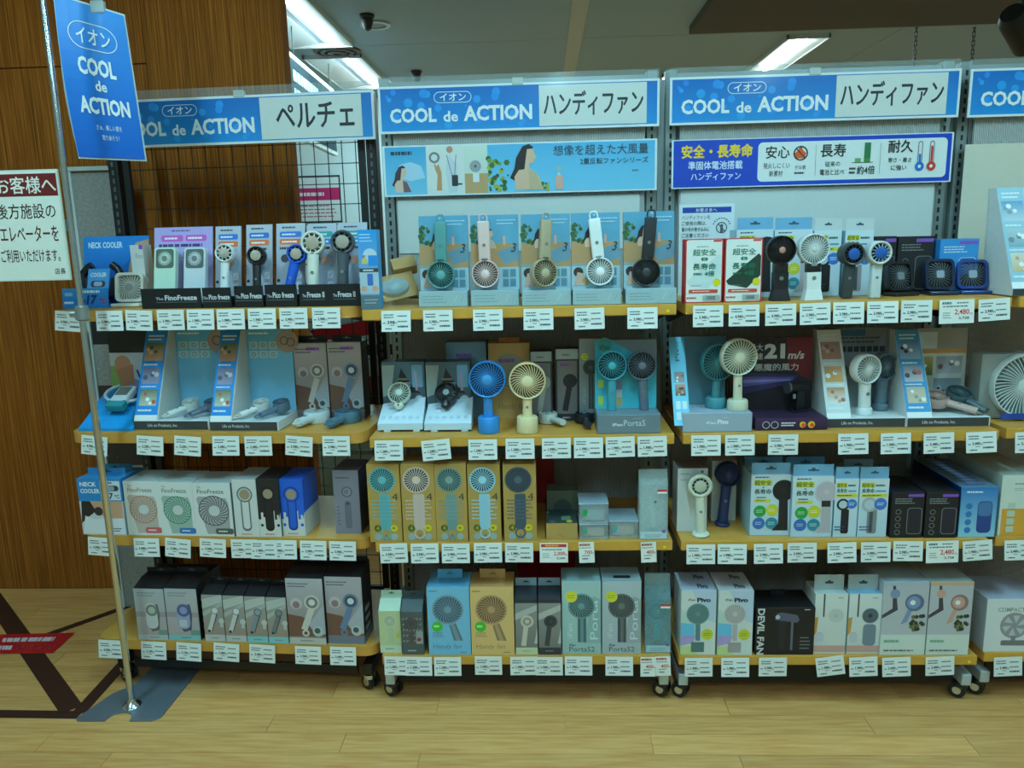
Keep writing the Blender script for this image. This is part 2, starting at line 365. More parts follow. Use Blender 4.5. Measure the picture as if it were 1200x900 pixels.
for u, v, l in ((1074, 55, 'thin chain hanging from the ceiling above the right header sign'), (1142, 55, 'thin chain hanging from the ceiling at the right edge')):
    p = on(u, 32, CEIL_Z-.05); bm = bmesh.new()
    for k in range(9):
        z = -.05-k*.028
        for s in (-1, 1): bx(bm, *( (s*.008-.002, s*.008+.002, -.002, .002) if k % 2 else (-.002, .002, s*.008-.002, s*.008+.002)), z-.03, z)
        bx(bm, -.009, .009, -.009, .009, z-.004, z)
    tag(obj('hanging_chain', bm, DK, None, loc=(p.x, p.y, CEIL_Z)), l, 'chain', 'chains hanging from the ceiling')
p = at(1196, 38, 4.0)
t = thing('spotlight', 'dark spotlight can hanging at the upper right corner', 'spotlight', (p.x, p.y, p.z))
obj('can', lathe(bmesh.new(), [(.06, -.1), (.07, .1), (.05, .14)], (0, 0, 0), n=20), DK, t, True, rot=(math.radians(60), 0, math.radians(-50)))
obj('stem', tube(bmesh.new(), (0, 0, .02), (0, 0, CEIL_Z-.05-p.z), .01), DK, t)
# lit hanging sign deep in the shop, seen past the wood wall
a, c = at(338, 71, 5.0), at(391, 104, 6.3)
t = thing('lit_sign_board', 'lit blue-grey sign board hanging beyond the wood wall', 'sign', (a.x, a.y, 0))
q = Vector((c.x-a.x, c.y-a.y, 0)); zt = 2.62
bm = bmesh.new(); slab(bm, (0, 0, zt-.5), (q.x, q.y, zt-.5), (q.x, q.y, zt), (0, 0, zt), .04); obj('frame', bm, pm((225, 230, 230), .4), t)
LIT = bpy.data.materials.new('lit_panel'); LIT.use_nodes = True
_b = LIT.node_tree.nodes['Principled BSDF']; _n = LIT.node_tree.nodes.new('ShaderNodeTexNoise'); _n.inputs['Scale'].default_value = 2.5
_r = LIT.node_tree.nodes.new('ShaderNodeValToRGB'); _r.color_ramp.elements[0].color = (.05, .12, .16, 1); _r.color_ramp.elements[1].color = (.3, .5, .55, 1)
LIT.node_tree.links.new(_n.outputs['Fac'], _r.inputs[0]); LIT.node_tree.links.new(_r.outputs[0], _b.inputs['Emission Color']); _b.inputs['Base Color'].default_value = (.02, .03, .035, 1); _b.inputs['Roughness'].default_value = .9; _b.inputs['Specular IOR Level'].default_value = .05; _b.inputs['Emission Strength'].default_value = .3
nn = Vector((q.y, -q.x, 0)).normalized()*.002
if nn.dot(Vector((-a.x, -a.y, 0))) < 0: nn = -nn*21
bm = bmesh.new(); f = [bm.verts.new(Vector(v_)+nn) for v_ in ((q.x*.02, q.y*.02, zt-.47), (q.x*.98, q.y*.98, zt-.47), (q.x*.98, q.y*.98, zt-.03), (q.x*.02, q.y*.02, zt-.03))]; bm.faces.new(f); obj('lit_panel', bm, LIT, t)
d = Decal(1.3, .44); d.bars(.06, .4, .6, .9, 2, (230, 240, 240), .6, 3); d.bars(.55, .12, .95, .4, 2, (235, 240, 240), .55, 4)
d.build('lettering', t, Vector((0, 0, zt-.47))+nn*1.0+nn.normalized()*.002, (q.x, q.y, 0), (0, 0, .44))
for s in (.1, .9): obj('hanger', tube(bmesh.new(), (q.x*s, q.y*s, zt), (q.x*s, q.y*s, CEIL_Z), .004, n=6), DK, t)
# bright partition and wares beyond the gap between wood wall and middle rack
t = tag(obj('wall_partition', boxm(-4.1, -.7, 7.6, 7.68, 0, 2.78), pm((232, 238, 236), .6, var=.02)), 'white partition seen through the wire grid', None, None, 'structure')
def far_poster(u0, v0, u1, v1, y, label, fn, name='poster'):
    a, c = at(u0, v1, y), at(u1, v0, y); w, h = c.x-a.x, c.z-a.z
    t = thing(name, label, 'poster', (a.x, y, a.z), group='papers on the white partition')
    obj('sheet', boxm(0, w, 0, .01, 0, h), pm((225, 228, 226), .6), t); d = Decal(w, h); fn(d); d.build('print', t, (0, -.0005, 0), (w, 0, 0), (0, 0, h)); return t
far_poster(346, 205, 398, 262, 7.58, 'framed poster with a magenta band on the white partition', lambda d: (d.rect(0, 0, 1, 1, (50, 52, 56)), d.rect(.03, .04, .97, .96, WHITE), d.rect(.03, .48, .97, .74, (214, 40, 110)), d.bars(.1, .55, .8, .67, 1, WHITE, .6), d.bars(.08, .1, .9, .4, 4, (190, 80, 120), .3)))
a, c = at(352, 608, 3.9), at(470, 360, 3.9); w, h = c.x-a.x, c.z
t = thing('sale_counter', 'white counter with red stripe glimpsed through the wire grid', 'counter', (a.x, 3.9, 0))
obj('cabinet', boxm(0, w, 0, .4, .0005, h, .003), pm((214, 222, 218), .5), t); obj('counter_top', boxm(-.01, w+.01, -.01, .41, h, h+.03, .003), pm((226, 230, 228), .4), t)
d = Decal(w, h); d.rect(0, 0, 1, 1, (210, 222, 214)); d.poly([(.2, .9), (1, .97), (1, .9), (.3, .84)], (208, 40, 48)); d.rect(0, .78, 1, .83, (60, 54, 70)); d.rect(0, .6, 1, .68, (190, 60, 60)); d.rect(0, .5, 1, .6, (52, 48, 54))
d.rect(.05, .03, .95, .46, (196, 220, 206)); d.circ(.3, .36, .1, (150, 190, 160)); d.bars(.5, .1, .9, .4, 5, (150, 170, 160), .3); d.build('front_print', t, (0, -.0005, 0), (w, 0, 0), (0, 0, h))

# ================================================================== RACKS
SH = (1.25, .872, .543, .169)          # top of each shelf
class Rack:                             # local frame: x along the front edge, y away from the viewer
    def __init__(s, x, y, yaw, w): s.o = Vector((x, y, 0)); s.yaw = yaw; s.w = w; s.c, s.s = math.cos(yaw), math.sin(yaw)
    def wp(s, x, y, z=0): return Vector((s.o.x+x*s.c-y*s.s, s.o.y+x*s.s+y*s.c, z))
    def lp(s, p): d = Vector(p)-s.o; return Vector((d.x*s.c+d.y*s.s, -d.x*s.s+d.y*s.c, p[2]))
    def hit(s, u, v, yl):               # where the sight line of a pixel meets the vertical plane y = yl of the rack
        n = Vector((-s.s, s.c, 0)); q = s.wp(0, yl); r = ray(u, v); return s.lp(CAM+r*((q-CAM).dot(n)/r.dot(n)))
    def std(s, u, v, z): return s.lp(on(u, v, z))
RL = Rack(-1.4886, 2.2693, -.056, .95); RM = Rack(-.5215, 2.185, 0, .9); RR = Rack(.3991, 2.182, 0, .9); RF = Rack(1.325, 2.20, 0, .9)
BOARD = pm((206, 150, 66), .45, var=.14, bump=.05, scale=14); EDGE = pm((212, 158, 62), .4, var=.1, scale=20)
STEEL = pm((150, 160, 160), .35, .6, var=.05); STEEL_D = pm((52, 54, 54), .4, .5); LEGM = pm((186, 200, 204), .35, .3); RUB = pm((26, 28, 30), .5); CHROME = pm((205, 210, 210), .18, 1.0, var=.02)
def corrugated():
    m = bpy.data.materials.new('corrugated_panel'); m.use_nodes = True; nt = m.node_tree; b = nt.nodes['Principled BSDF']
    tc = nt.nodes.new('ShaderNodeTexCoord'); w = nt.nodes.new('ShaderNodeTexWave'); w.inputs['Scale'].default_value = 55; w.inputs['Distortion'].default_value = 0
    nt.links.new(tc.outputs['Object'], w.inputs['Vector']); bp = nt.nodes.new('ShaderNodeBump'); bp.inputs['Strength'].default_value = .9; bp.inputs['Distance'].default_value = .004
    nt.links.new(w.outputs['Fac'], bp.inputs['Height']); nt.links.new(bp.outputs['Normal'], b.inputs['Normal'])
    r = nt.nodes.new('ShaderNodeValToRGB'); r.color_ramp.elements[0].color = rgb((168, 172, 170)); r.color_ramp.elements[1].color = rgb((212, 214, 212)); nt.links.new(w.outputs['Fac'], r.inputs[0]); nt.links.new(r.outputs[0], b.inputs['Base Color'])
    b.inputs['Roughness'].default_value = .6
    return m
CORR = corrugated()
def caster(root, x, y, ztop, yaw, mat):
    c = obj('caster', lathe(bmesh.new(), [(.012, 0), (.02, -.004), (.02, -.018), (.012, -.024)], (0, 0, 0), n=14), mat, root, True, loc=(x, y, ztop))
    for s in (-1, 1):
        w = obj('wheel', tube(bmesh.new(), (s*.006, 0, 0), (s*.02, 0, 0), .026, .0245, n=20), RUB, c, True, loc=(0, .012, .027-ztop), rot=(0, 0, yaw))
        obj('wheel_hub', tube(bmesh.new(), (s*.0195, 0, 0), (s*.0225, 0, 0), .014, .012, n=16), CHROME, c, True, loc=(0, .012, .027-ztop), rot=(0, 0, yaw))
    return c
def slots(root, up, x, y, z0, z1, mat):
    pts = []; bm = bmesh.new(); z = z0
    while z < z1: bx(bm, x-.0035, x+.0035, y-.0009, y-.0001, z, z+.016); z += .028
    return obj('slot_row', bm, mat, up)
def rack_std(name, R, label, depth=.41, zs=SH, panel=True):
    t = thing(name, label, 'display rack', R.o, (0, 0, R.yaw), group='shop display racks'); w = R.w
    for z in zs:
        s = obj('shelf_board', boxm(.002, w-.002, 0, depth-.012, z-.032, z-.0008, .0025, 2), BOARD, t)
        obj('edge_band', boxm(.003, w-.003, -.0012, -.0002, z-.029, z-.003), EDGE, s)
        obj('dot_sticker', lathe(bmesh.new(), [(.0045, 0), (.0045, .0006)], (0, 0, 0), 'y', 12), pm((240, 226, 20), .4), s, loc=(w-.026, -.0024, z-.02))
        for x in (.012, w-.02):
            bm = bmesh.new(); prism(bm, [(.06, z-.033), (depth-.004, z-.033), (depth-.004, z-.09), (depth-.05, z-.09)], 'x', x, x+.008)
            obj('bracket', bm, STEEL_D, t)
    for x in (.002, w-.037):
        u = obj('upright', boxm(x, x+.035, depth, depth+.045, .06, 1.955, .002), STEEL, t); slots(t, u, x+.0175, depth, .12, 1.93, RUB)
        obj('leg', boxm(x+.003, x+.032, .012, depth+.045, .06, .098, .002), LEGM, t)
        obj('leg', boxm(x+.003, x+.032, depth+.045, depth+.3, .06, .098, .002), LEGM, t)
        caster(t, x+.0175, .045, .06, math.radians(random.uniform(52, 64)), STEEL_D)
        caster(t, x+.0175, depth+.26, .06, math.radians(random.uniform(52, 64)), STEEL_D)
    obj('kick_panel', boxm(.04, w-.04, .05, .058, .048, .134), pm((20, 17, 16), .6), t)
    obj('back_panel', boxm(.038, w-.038, depth+.012, depth+.02, .1, 1.90), CORR, t)
    obj('header_panel', boxm(.045, w-.045, .388, .394, 1.26, 1.9), CORR, t)
    if R is not RM: obj('gap_blocker', boxm(-.019, .001, depth+.022, depth+.032, .06, 1.93), STEEL, t)  # added strip: blocks the bright far wall showing through the gap between racks
    obj('top_rail', boxm(.037, w-.037, depth+.01, depth+.035, 1.915, 1.945), STEEL, t)
    return t
rack_m = rack_std('display_rack', RM, 'grey steel rack with four honey wood shelves in the middle')
rack_r = rack_std('display_rack', RR, 'grey steel rack with four honey wood shelves on the right')
rack_f = rack_std('display_rack', RF, 'grey steel rack cut off by the right picture edge')
# left rack: round-cornered shelves, black uprights and a black wire grid
def rack_left():
    R = RL; w = R.w; D = .42; BL = pm((24, 24, 24), .45)
    t = thing('display_rack', 'black wire-grid rack with round-cornered wooden shelves on the left', 'display rack', R.o, (0, 0, R.yaw), group='shop display racks')
    for z in (1.258, .879, .542, .181):
        bm = bmesh.new(); prism(bm, rr_pts(0, 0, w, D-.02, .045, 6), 'z', z-.034, z-.0008)
        s = obj('shelf_board', bm, BOARD, t, True)
        for x in (.055, w-.075):
            bm = bmesh.new(); prism(bm, [(.08, z-.035), (D-.004, z-.035), (D-.004, z-.09), (D-.05, z-.09)], 'x', x, x+.008); obj('bracket', bm, STEEL_D, t)
    obj('kick_panel', boxm(.09, w-.09, .06, .068, .082, .145), pm((78, 48, 26), .6), t); obj('kick_bar', boxm(.09, w-.09, .056, .072, .05, .081), BL, t)
    obj('base_bar', boxm(-.03, w-.03, D+.046, D+.08, .064, .098, .002), BL, t)
    for x in (-.03, w-.065):
        u = obj('upright', boxm(x, x+.035, D, D+.045, .06, 1.93, .002), BL, t); slots(t, u, x+.0175, D, .12, 1.9, pm((90, 92, 92), .5))
        x = max(x, .045)
        obj('leg', boxm(x+.002, x+.033, .03, D+.045, .062, .1, .002), BL, t); obj('leg', boxm(x+.002, x+.033, D+.081, D+.3, .062, .1, .002), BL, t)
        caster(t, x+.0175, .05, .062, math.radians(random.uniform(52, 64)), CHROME)
        caster(t, x+.0175, D+.26, .062, math.radians(random.uniform(52, 64)), CHROME)
    g = obj('grid_frame', boxm(.0, .02, 0, .02, 0, .01), BL, t); g.data.clear_geometry()
    bm = bmesh.new(); x0, x1, z0, z1 = .028, w-.085, .17, 1.88; y = D+.02
    for xx in (x0, x1): bx(bm, xx-.011, xx+.011, y-.008, y+.008, z0, z1)
    for zz in (z0, z1): bx(bm, x0+.011, x1-.011, y-.008, y+.008, zz-.008, zz+.008)
    bm.to_mesh(g.data); bm.free(); g.data.materials.append(BL)
    mv = bpy.data.meshes.new('wire'); b = tube(bmesh.new(), (0, 0, z0), (0, 0, z1), .0017, n=5); b.to_mesh(mv); b.free(); mv.materials.append(BL)
    mh = bpy.data.meshes.new('wire'); b = tube(bmesh.new(), (x0, 0, 0), (x1, 0, 0), .0017, n=5); b.to_mesh(mh); b.free(); mh.materials.append(BL)
    x = x0+.048
    while x < x1-.02: share('wire', mv, g, (x, y, 0)); x += .048
    z = z0+.06
    while z < z1-.03: share('wire', mh, g, (0, y+.0035, z)); z += .067
    return t
rack_left()

# ------------------------------------------------------------------ header signs and posters on the racks
def sign(name, label, R, x0, x1, z0, z1, yl, fn, cat='sign', mat=PRINT_GLOSS, clips=True, lean=0.0, group=None):
    o = R.wp(x0, yl); w, h = x1-x0, z1-z0
    t = thing(name, label, cat, (o.x, o.y, z0), (lean, 0, R.yaw), group)
    obj('panel', boxm(0, w, 0, .006, 0, h, .001), pm((226, 230, 230), .35), t)
    d = Decal(w, h); fn(d); d.build('print', t, (0, -.0003, 0), (w, 0, 0), (0, 0, h), mat)
    if clips:
        cm = clear_mat((220, 232, 226), .5)
        for x in (w*.5,): obj('clip', boxm(x-.018, x+.018, -.006, .012, h-.006, h+.016, .002), cm, t)
        for x in (.01, w-.02): obj('hook', boxm(x, x+.01, .006, .014, h*.3, h*.45), cm, t)
        obj('clear_rail', boxm(.0, w, .007, .012, h-.01, h+.03), clear_mat((190, 205, 205), .16), t)
    return t
BLUE_B = (0, 106, 190); BLUE_T = (18, 142, 216)
def header(words, tx0, tx1):
    def fn(d):
        d.rect(0, 0, 1, 1, (222, 230, 232)); d.rect(.008, .05, .992, .95, BLUE_T, BLUE_B)
        r = random.Random(5)
        for i in range(26): d.circ(r.uniform(.03, .55), r.uniform(.12, .88), r.uniform(.004, .016), (26+r.randint(0, 24), 146+r.randint(-14, 12), 228), 10)
        d.k += 1
        d.pill(.2, .62, .335, .86, .0025, (214, 232, 240)); d.text('イオン', .222, .665, .315, .82, (240, 246, 248), .02)
        d.text('COOL', .04, .22, .208, .53, (232, 238, 238), .035); d.text('de', .232, .22, .285, .45, (232, 238, 238), .025); d.text('ACTION', .305, .22, .55, .55, (232, 238, 238), .035)
        d.rect(.575, .07, .955, .93, (214, 218, 214)); d.text(words, tx0, .28, tx1, .79, (36, 38, 40), .03)
    return fn
YH = .365
for R, words, lab, tx in ((RM, 'ハンディファン', 'blue and white header sign for handheld fans on the middle rack', (.592, .942)), (RR, 'ハンディファン', 'blue and white header sign for handheld fans on the right rack', (.592, .942)), (RF, 'ハンディファン', 'blue header sign cut off at the right picture edge', (.592, .942))):
    sign('header_sign', lab, R, .008, .897, 1.779, 1.922, YH, header(words, *tx), group='blue header signs')
q1 = RL.hit(437, 105, .38); q2 = RL.hit(437, 163, .38)
sign('header_sign', 'blue and white header sign for cooling devices on the left rack', RL, q1.x-.9, q1.x, q2.z, q1.z, .38, header('ペルチェ', .635, .925), group='blue header signs')
def woman(d, x, y, s, hair, skin, cloth, face=1):      # printed figure: hair, face in profile, shoulder
    q = d.w/d.h
    def P(pts): return [(x+face*px*s, y+py*s*q) for px, py in pts]
    d.poly(P([(-.1, .95), (.1, 1.02), (.22, .93), (.24, .72), (.06, .45), (-.06, .1), (-.3, -.1), (-.5, .02), (-.36, .3), (-.3, .62)]), hair)
    d.poly(P([(.04, .86), (.24, .88), (.27, .72), (.33, .6), (.26, .56), (.24, .45), (.1, .42), (.12, .25), (-.06, .2), (.0, .6)]), skin)
    d.poly(P([(-.22, .25), (.12, .28), (.38, .1), (.52, -.35), (-.34, -.35), (-.36, .05)]), skin)
    d.poly(P([(.08, .26), (.3, .16), (.52, -.35), (.1, -.35)]), cloth)
def poster_m(d):
    d.rect(0, 0, 1, 1, (224, 234, 236)); d.rect(.008, .03, .16, .97, (120, 196, 226), (66, 166, 216)); d.bars(.03, .8, .13, .9, 1, (40, 60, 80), .7)
    d.poly([(.04, .4), (.06, .62), (.1, .68), (.14, .6), (.155, .36), (.1, .3)], (176, 210, 232)); woman(d, .065, .22, .07, (60, 44, 60), (224, 190, 170), (120, 90, 100))
    d.rect(.16, .03, .3, .97, (222, 224, 220)); d.ring(.19, .75, .012, .02, (120, 126, 130)); d.poly([(.195, .1), (.215, .1), (.215, .45), (.205, .62), (.19, .55), (.2, .4)], (206, 150, 100)); d.line(.19, .62, .2, .45, .006, (190, 150, 110))
    d.poly([(.24, .05), (.27, .05), (.275, .6), (.24, .8), (.23, .5)], (206, 212, 218)); d.circ(.247, .9, .012, (190, 140, 116)); d.line(.235, .8, .255, .35, .002, INK); d.line(.27, .8, .262, .35, .002, INK); d.rrect(.252, .18, .275, .4, .004, (44, 48, 56)); d.line(.275, .22, .29, .22, .006, (44, 48, 56))
    d.rect(.3, .03, .385, .97, (200, 216, 200), (216, 226, 214)); d.rect(.3, .03, .385, .42, (198, 160, 110)); d.fan(.34, .56, .022, (120, 128, 130), (190, 196, 196), (90, 96, 100), 14, .4); d.rect(.33, .25, .353, .42, (226, 228, 226))
    d.rect(.385, .03, .992, .97, (120, 200, 232), (86, 178, 224))
    r = random.Random(3)
    for i in range(46): d.circ(r.uniform(.388, .39+.085*r.random()), .06+.7*r.random()**1.5, r.uniform(.004, .011), r.choice([(70, 110, 40), (120, 150, 40), (170, 176, 60), (52, 88, 44)]), 6)
    d.k += 1
    for i in range(14): d.circ(r.uniform(.58, .61), .06+.16*r.random(), r.uniform(.003, .008), r.choice([(90, 120, 60), (180, 176, 60)]), 6)
    d.k += 1
    woman(d, .525, .3, .118, (40, 30, 34), (226, 186, 156), (206, 178, 140)); d.circ(.645, .47, .011, (150, 190, 200), 12); d.line(.645, .4, .645, .28, .01, (200, 224, 228)); d.rrect(.632, .06, .66, .34, .008, (228, 176, 156))
    d.text('想像を超えた大風量', .625, .72, .968, .92, (54, 74, 92), .002); d.text('2重反転ファンシリーズ', .722, .54, .968, .66, (50, 70, 88), .006); d.bars(.91, .38, .94, .42, 1, (90, 120, 140), .6)
sign('photo_header_poster', 'pale blue photo poster of a woman holding a small fan on the middle rack', RM, .012, .892, 1.583, 1.742, YH+.004, poster_m, cat='poster', clips=False)
def poster_r(d):
    d.rect(0, 0, 1, 1, (226, 232, 236)); d.rect(.006, .02, .994, .98, (0, 66, 190)); d.rrect(.31, .1, .98, .9, .016, (230, 234, 232))
    d.text('安全・長寿命', .036, .62, .29, .88, (250, 206, 30), .045); d.text('準固体電池搭載', .06, .38, .255, .55, (226, 234, 240), .02); d.text('ハンディファン', .07, .16, .25, .32, (226, 234, 240), .02)
    d.text('安心', .338, .57, .422, .82, INK, .02); d.text('発火しにくい', .33, .36, .425, .48, INK, .006); d.text('新素材', .352, .2, .4, .32, INK, .008)
    d.poly([(.445, .56), (.475, .56), (.482, .66), (.47, .72), (.462, .82), (.452, .72), (.44, .66)], (232, 90, 30)); d.ring(.462, .66, .021, .026, INK); d.line(.445, .76, .48, .56, .004, INK); d.text('ゲル状', .443, .33, .482, .42, INK, .008); d.bars(.442, .23, .486, .29, 1, INK, .6)
    d.line(.516, .2, .516, .82, .0015, (150, 156, 160)); d.line(.745, .2, .745, .82, .0015, (150, 156, 160))
    d.text('長寿', .533, .57, .622, .83, INK, .02); d.text('従来の', .55, .37, .604, .48, INK, .006); d.text('電池と比べ', .533, .2, .62, .32, INK, .006)
    d.rect(.656, .44, .676, .53, (90, 170, 90)); d.rect(.688, .44, .71, .52, (60, 140, 60)); d.rect(.688, .52, .71, .84, (30, 120, 70)); d.line(.645, .44, .72, .44, .002, INK); d.text('約4倍', .665, .2, .728, .37, INK, .02); d.bars(.637, .2, .66, .36, 2, INK, .5)
    d.text('耐久', .772, .62, .858, .87, INK, .02); d.text('寒さ・暑さ', .773, .42, .856, .52, INK, .006); d.text('に強い', .785, .26, .84, .37, INK, .008)
    for x, c in ((.885, (30, 110, 200)), (.926, (214, 54, 44))):
        d.rrect(x-.008, .3, x+.008, .84, .008, (90, 96, 104)); d.rrect(x-.0055, .33, x+.0055, .82, .006, (226, 228, 226)); d.rect(x-.004, .3, x+.004, .58 if x < .9 else .74, c); d.circ(x, .33, .016, c); d.circ(x, .33, .006, WHITE, 10)
pa, pb = RR.hit(787, 217, YH), RR.hit(1119, 155, YH)
sign('safety_header_poster', 'deep blue poster with yellow heading and three panels on the right rack', RR, pa.x, pb.x, 1.585, 1.735, YH+.004, poster_r, cat='poster', clips=False)
# white backing sheets hung on the racks
for R, x0, x1, z0, z1, lab in ((RM, .05, .84, 1.4, 1.572, 'white backing sheet behind the hanging fans on the middle rack'), (RR, .05, .85, 1.3, 1.58, 'white backing sheet on the right rack'), (RF, .02, .85, 1.28, 1.7, 'cream backing sheet at the right picture edge')):
    o = R.wp(x0, .3845); tag(obj('backing_sheet', boxm(0, x1-x0, 0, .002, 0, z1-z0), pm((206, 210, 206) if R is not RF else (214, 208, 190), .7, var=.03), None, loc=(o.x, o.y, z0)), lab, 'sheet', 'white sheets on the racks')

# ------------------------------------------------------------------ price tags on the shelf edges
ORD = ['leftmost', 'second', 'third', 'fourth', 'fifth', 'sixth', 'seventh', 'eighth', 'ninth', 'tenth', 'eleventh', 'twelfth']
_tag = {}
def tag_print(d, price, kind):
    if kind == 'n':
        d.rect(0, 0, 1, 1, (232, 236, 232)); d.bars(.08, .62, .46, .86, 2, (70, 78, 80), .45, sum(map(ord, price)) % 5); d.bars(.55, .7, .92, .78, 1, (80, 88, 90), .7, 2); d.bars(.55, .44, .92, .52, 1, (90, 98, 98), .7, 3); d.bars(.55, .18, .92, .3, 1, (60, 66, 70), .7, 4)
        d.text(price, .2, .36, .46, .52, (24, 26, 28), .03); d.text('円', .47, .35, .53, .45, (24, 26, 28), .01); d.bars(.06, .38, .17, .45, 1, (60, 66, 70), .7); d.bars(.3, .28, .48, .33, 1, (80, 86, 90), .7); d.bars(.12, .1, .4, .18, 1, (90, 96, 98), .7, 7)
    elif kind == 'sale':
        d.rect(0, 0, 1, 1, (236, 238, 232)); d.bars(.08, .8, .42, .92, 1, (40, 110, 110), .8); d.bars(.5, .82, .92, .9, 1, (80, 86, 90), .6); d.bars(.1, .68, .92, .76, 1, (90, 96, 98), .6, 2)
        d.text(price, .44, .34, .86, .6, (214, 44, 40), .02); d.text('円', .88, .35, .95, .44, (214, 44, 40), .01); d.bars(.1, .2, .36, .5, 3, (110, 116, 116), .3); d.text('2,728' if price == '2,480' else '2,200', .56, .16, .86, .28, INK, .02)
    elif kind == 'red':
        d.rect(0, 0, 1, 1, (236, 238, 232)); d.rect(.05, .78, .95, .94, (206, 52, 44)); d.bars(.2, .82, .8, .9, 1, (236, 196, 40), .8); d.bars(.08, .62, .9, .7, 1, (70, 78, 80), .6, 2)
        d.text(price, .5, .34, .9, .56, (214, 44, 40), .02); d.text('円', .91, .35, .97, .43, (214, 44, 40), .01); d.bars(.1, .22, .38, .5, 3, (120, 126, 126), .3); d.text('2,200', .6, .16, .9, .27, INK, .02)
    else:   # narrow
        d.rect(0, 0, 1, 1, (236, 238, 232)); d.bars(.06, .82, .94, .94, 1, (170, 70, 40), .9); d.bars(.06, .7, .9, .76, 1, (110, 116, 116), .6, 2)
        d.text(price, .36, .42, .86, .6, (214, 44, 40), .02); d.text('円', .87, .42, .97, .5, (214, 44, 40), .01); d.bars(.2, .32, .8, .38, 1, (90, 96, 98), .6, 3); d.bars(.2, .16, .6, .24, 1, (70, 76, 80), .7, 4)
def price_tag(R, z, u0, u1, vt, vb, price, kind, tilt, label, step=0):
    uc = (u0+u1)/2; a = R.hit(u0, (vt+vb)/2, -.004); c = R.hit(u1, (vt+vb)/2, -.004); top = R.hit(uc, vt, -.004).z
    key = ('n' if kind == 'n' else kind, price)
    w, h = (.0845, .06) if kind in ('n', 'red') else ((.094, .066) if kind == 'sale' else (.046, .063))
    if key not in _tag:
        me = bpy.data.meshes.new('tag_card'); b = boxm(-w/2, w/2, 0, .0012, -h, 0); b.to_mesh(me); b.free(); me.materials.append(pm((230, 234, 230), .5))
        d = Decal(w, h); tag_print(d, price, kind); o = d.build('print', None, (-w/2, -.0002, -h), (w, 0, 0), (0, 0, h)); _tag[key] = (me, o.data); bpy.data.objects.remove(o)
    me, dm = _tag[key]; p = R.wp((a.x+c.x)/2, -.0046-step)
    t = thing('price_tag', label, 'price tag', (p.x, p.y, min(top, z-.002)), (math.radians(-4+random.uniform(-3, 2)), math.radians(tilt), R.yaw+math.radians(random.uniform(-1.5, 1.5))), group='price tags on the shelf edges')
    share('card', me, t); share('print', dm, t)
RN = {'L': (RL, 'left rack'), 'M': (RM, 'middle rack'), 'R': (RR, 'right rack'), 'F': (RF, 'rack at the right edge')}
SN = ('top shelf', 'second shelf', 'third shelf', 'bottom shelf'); LZ = (1.258, .879, .542, .181)
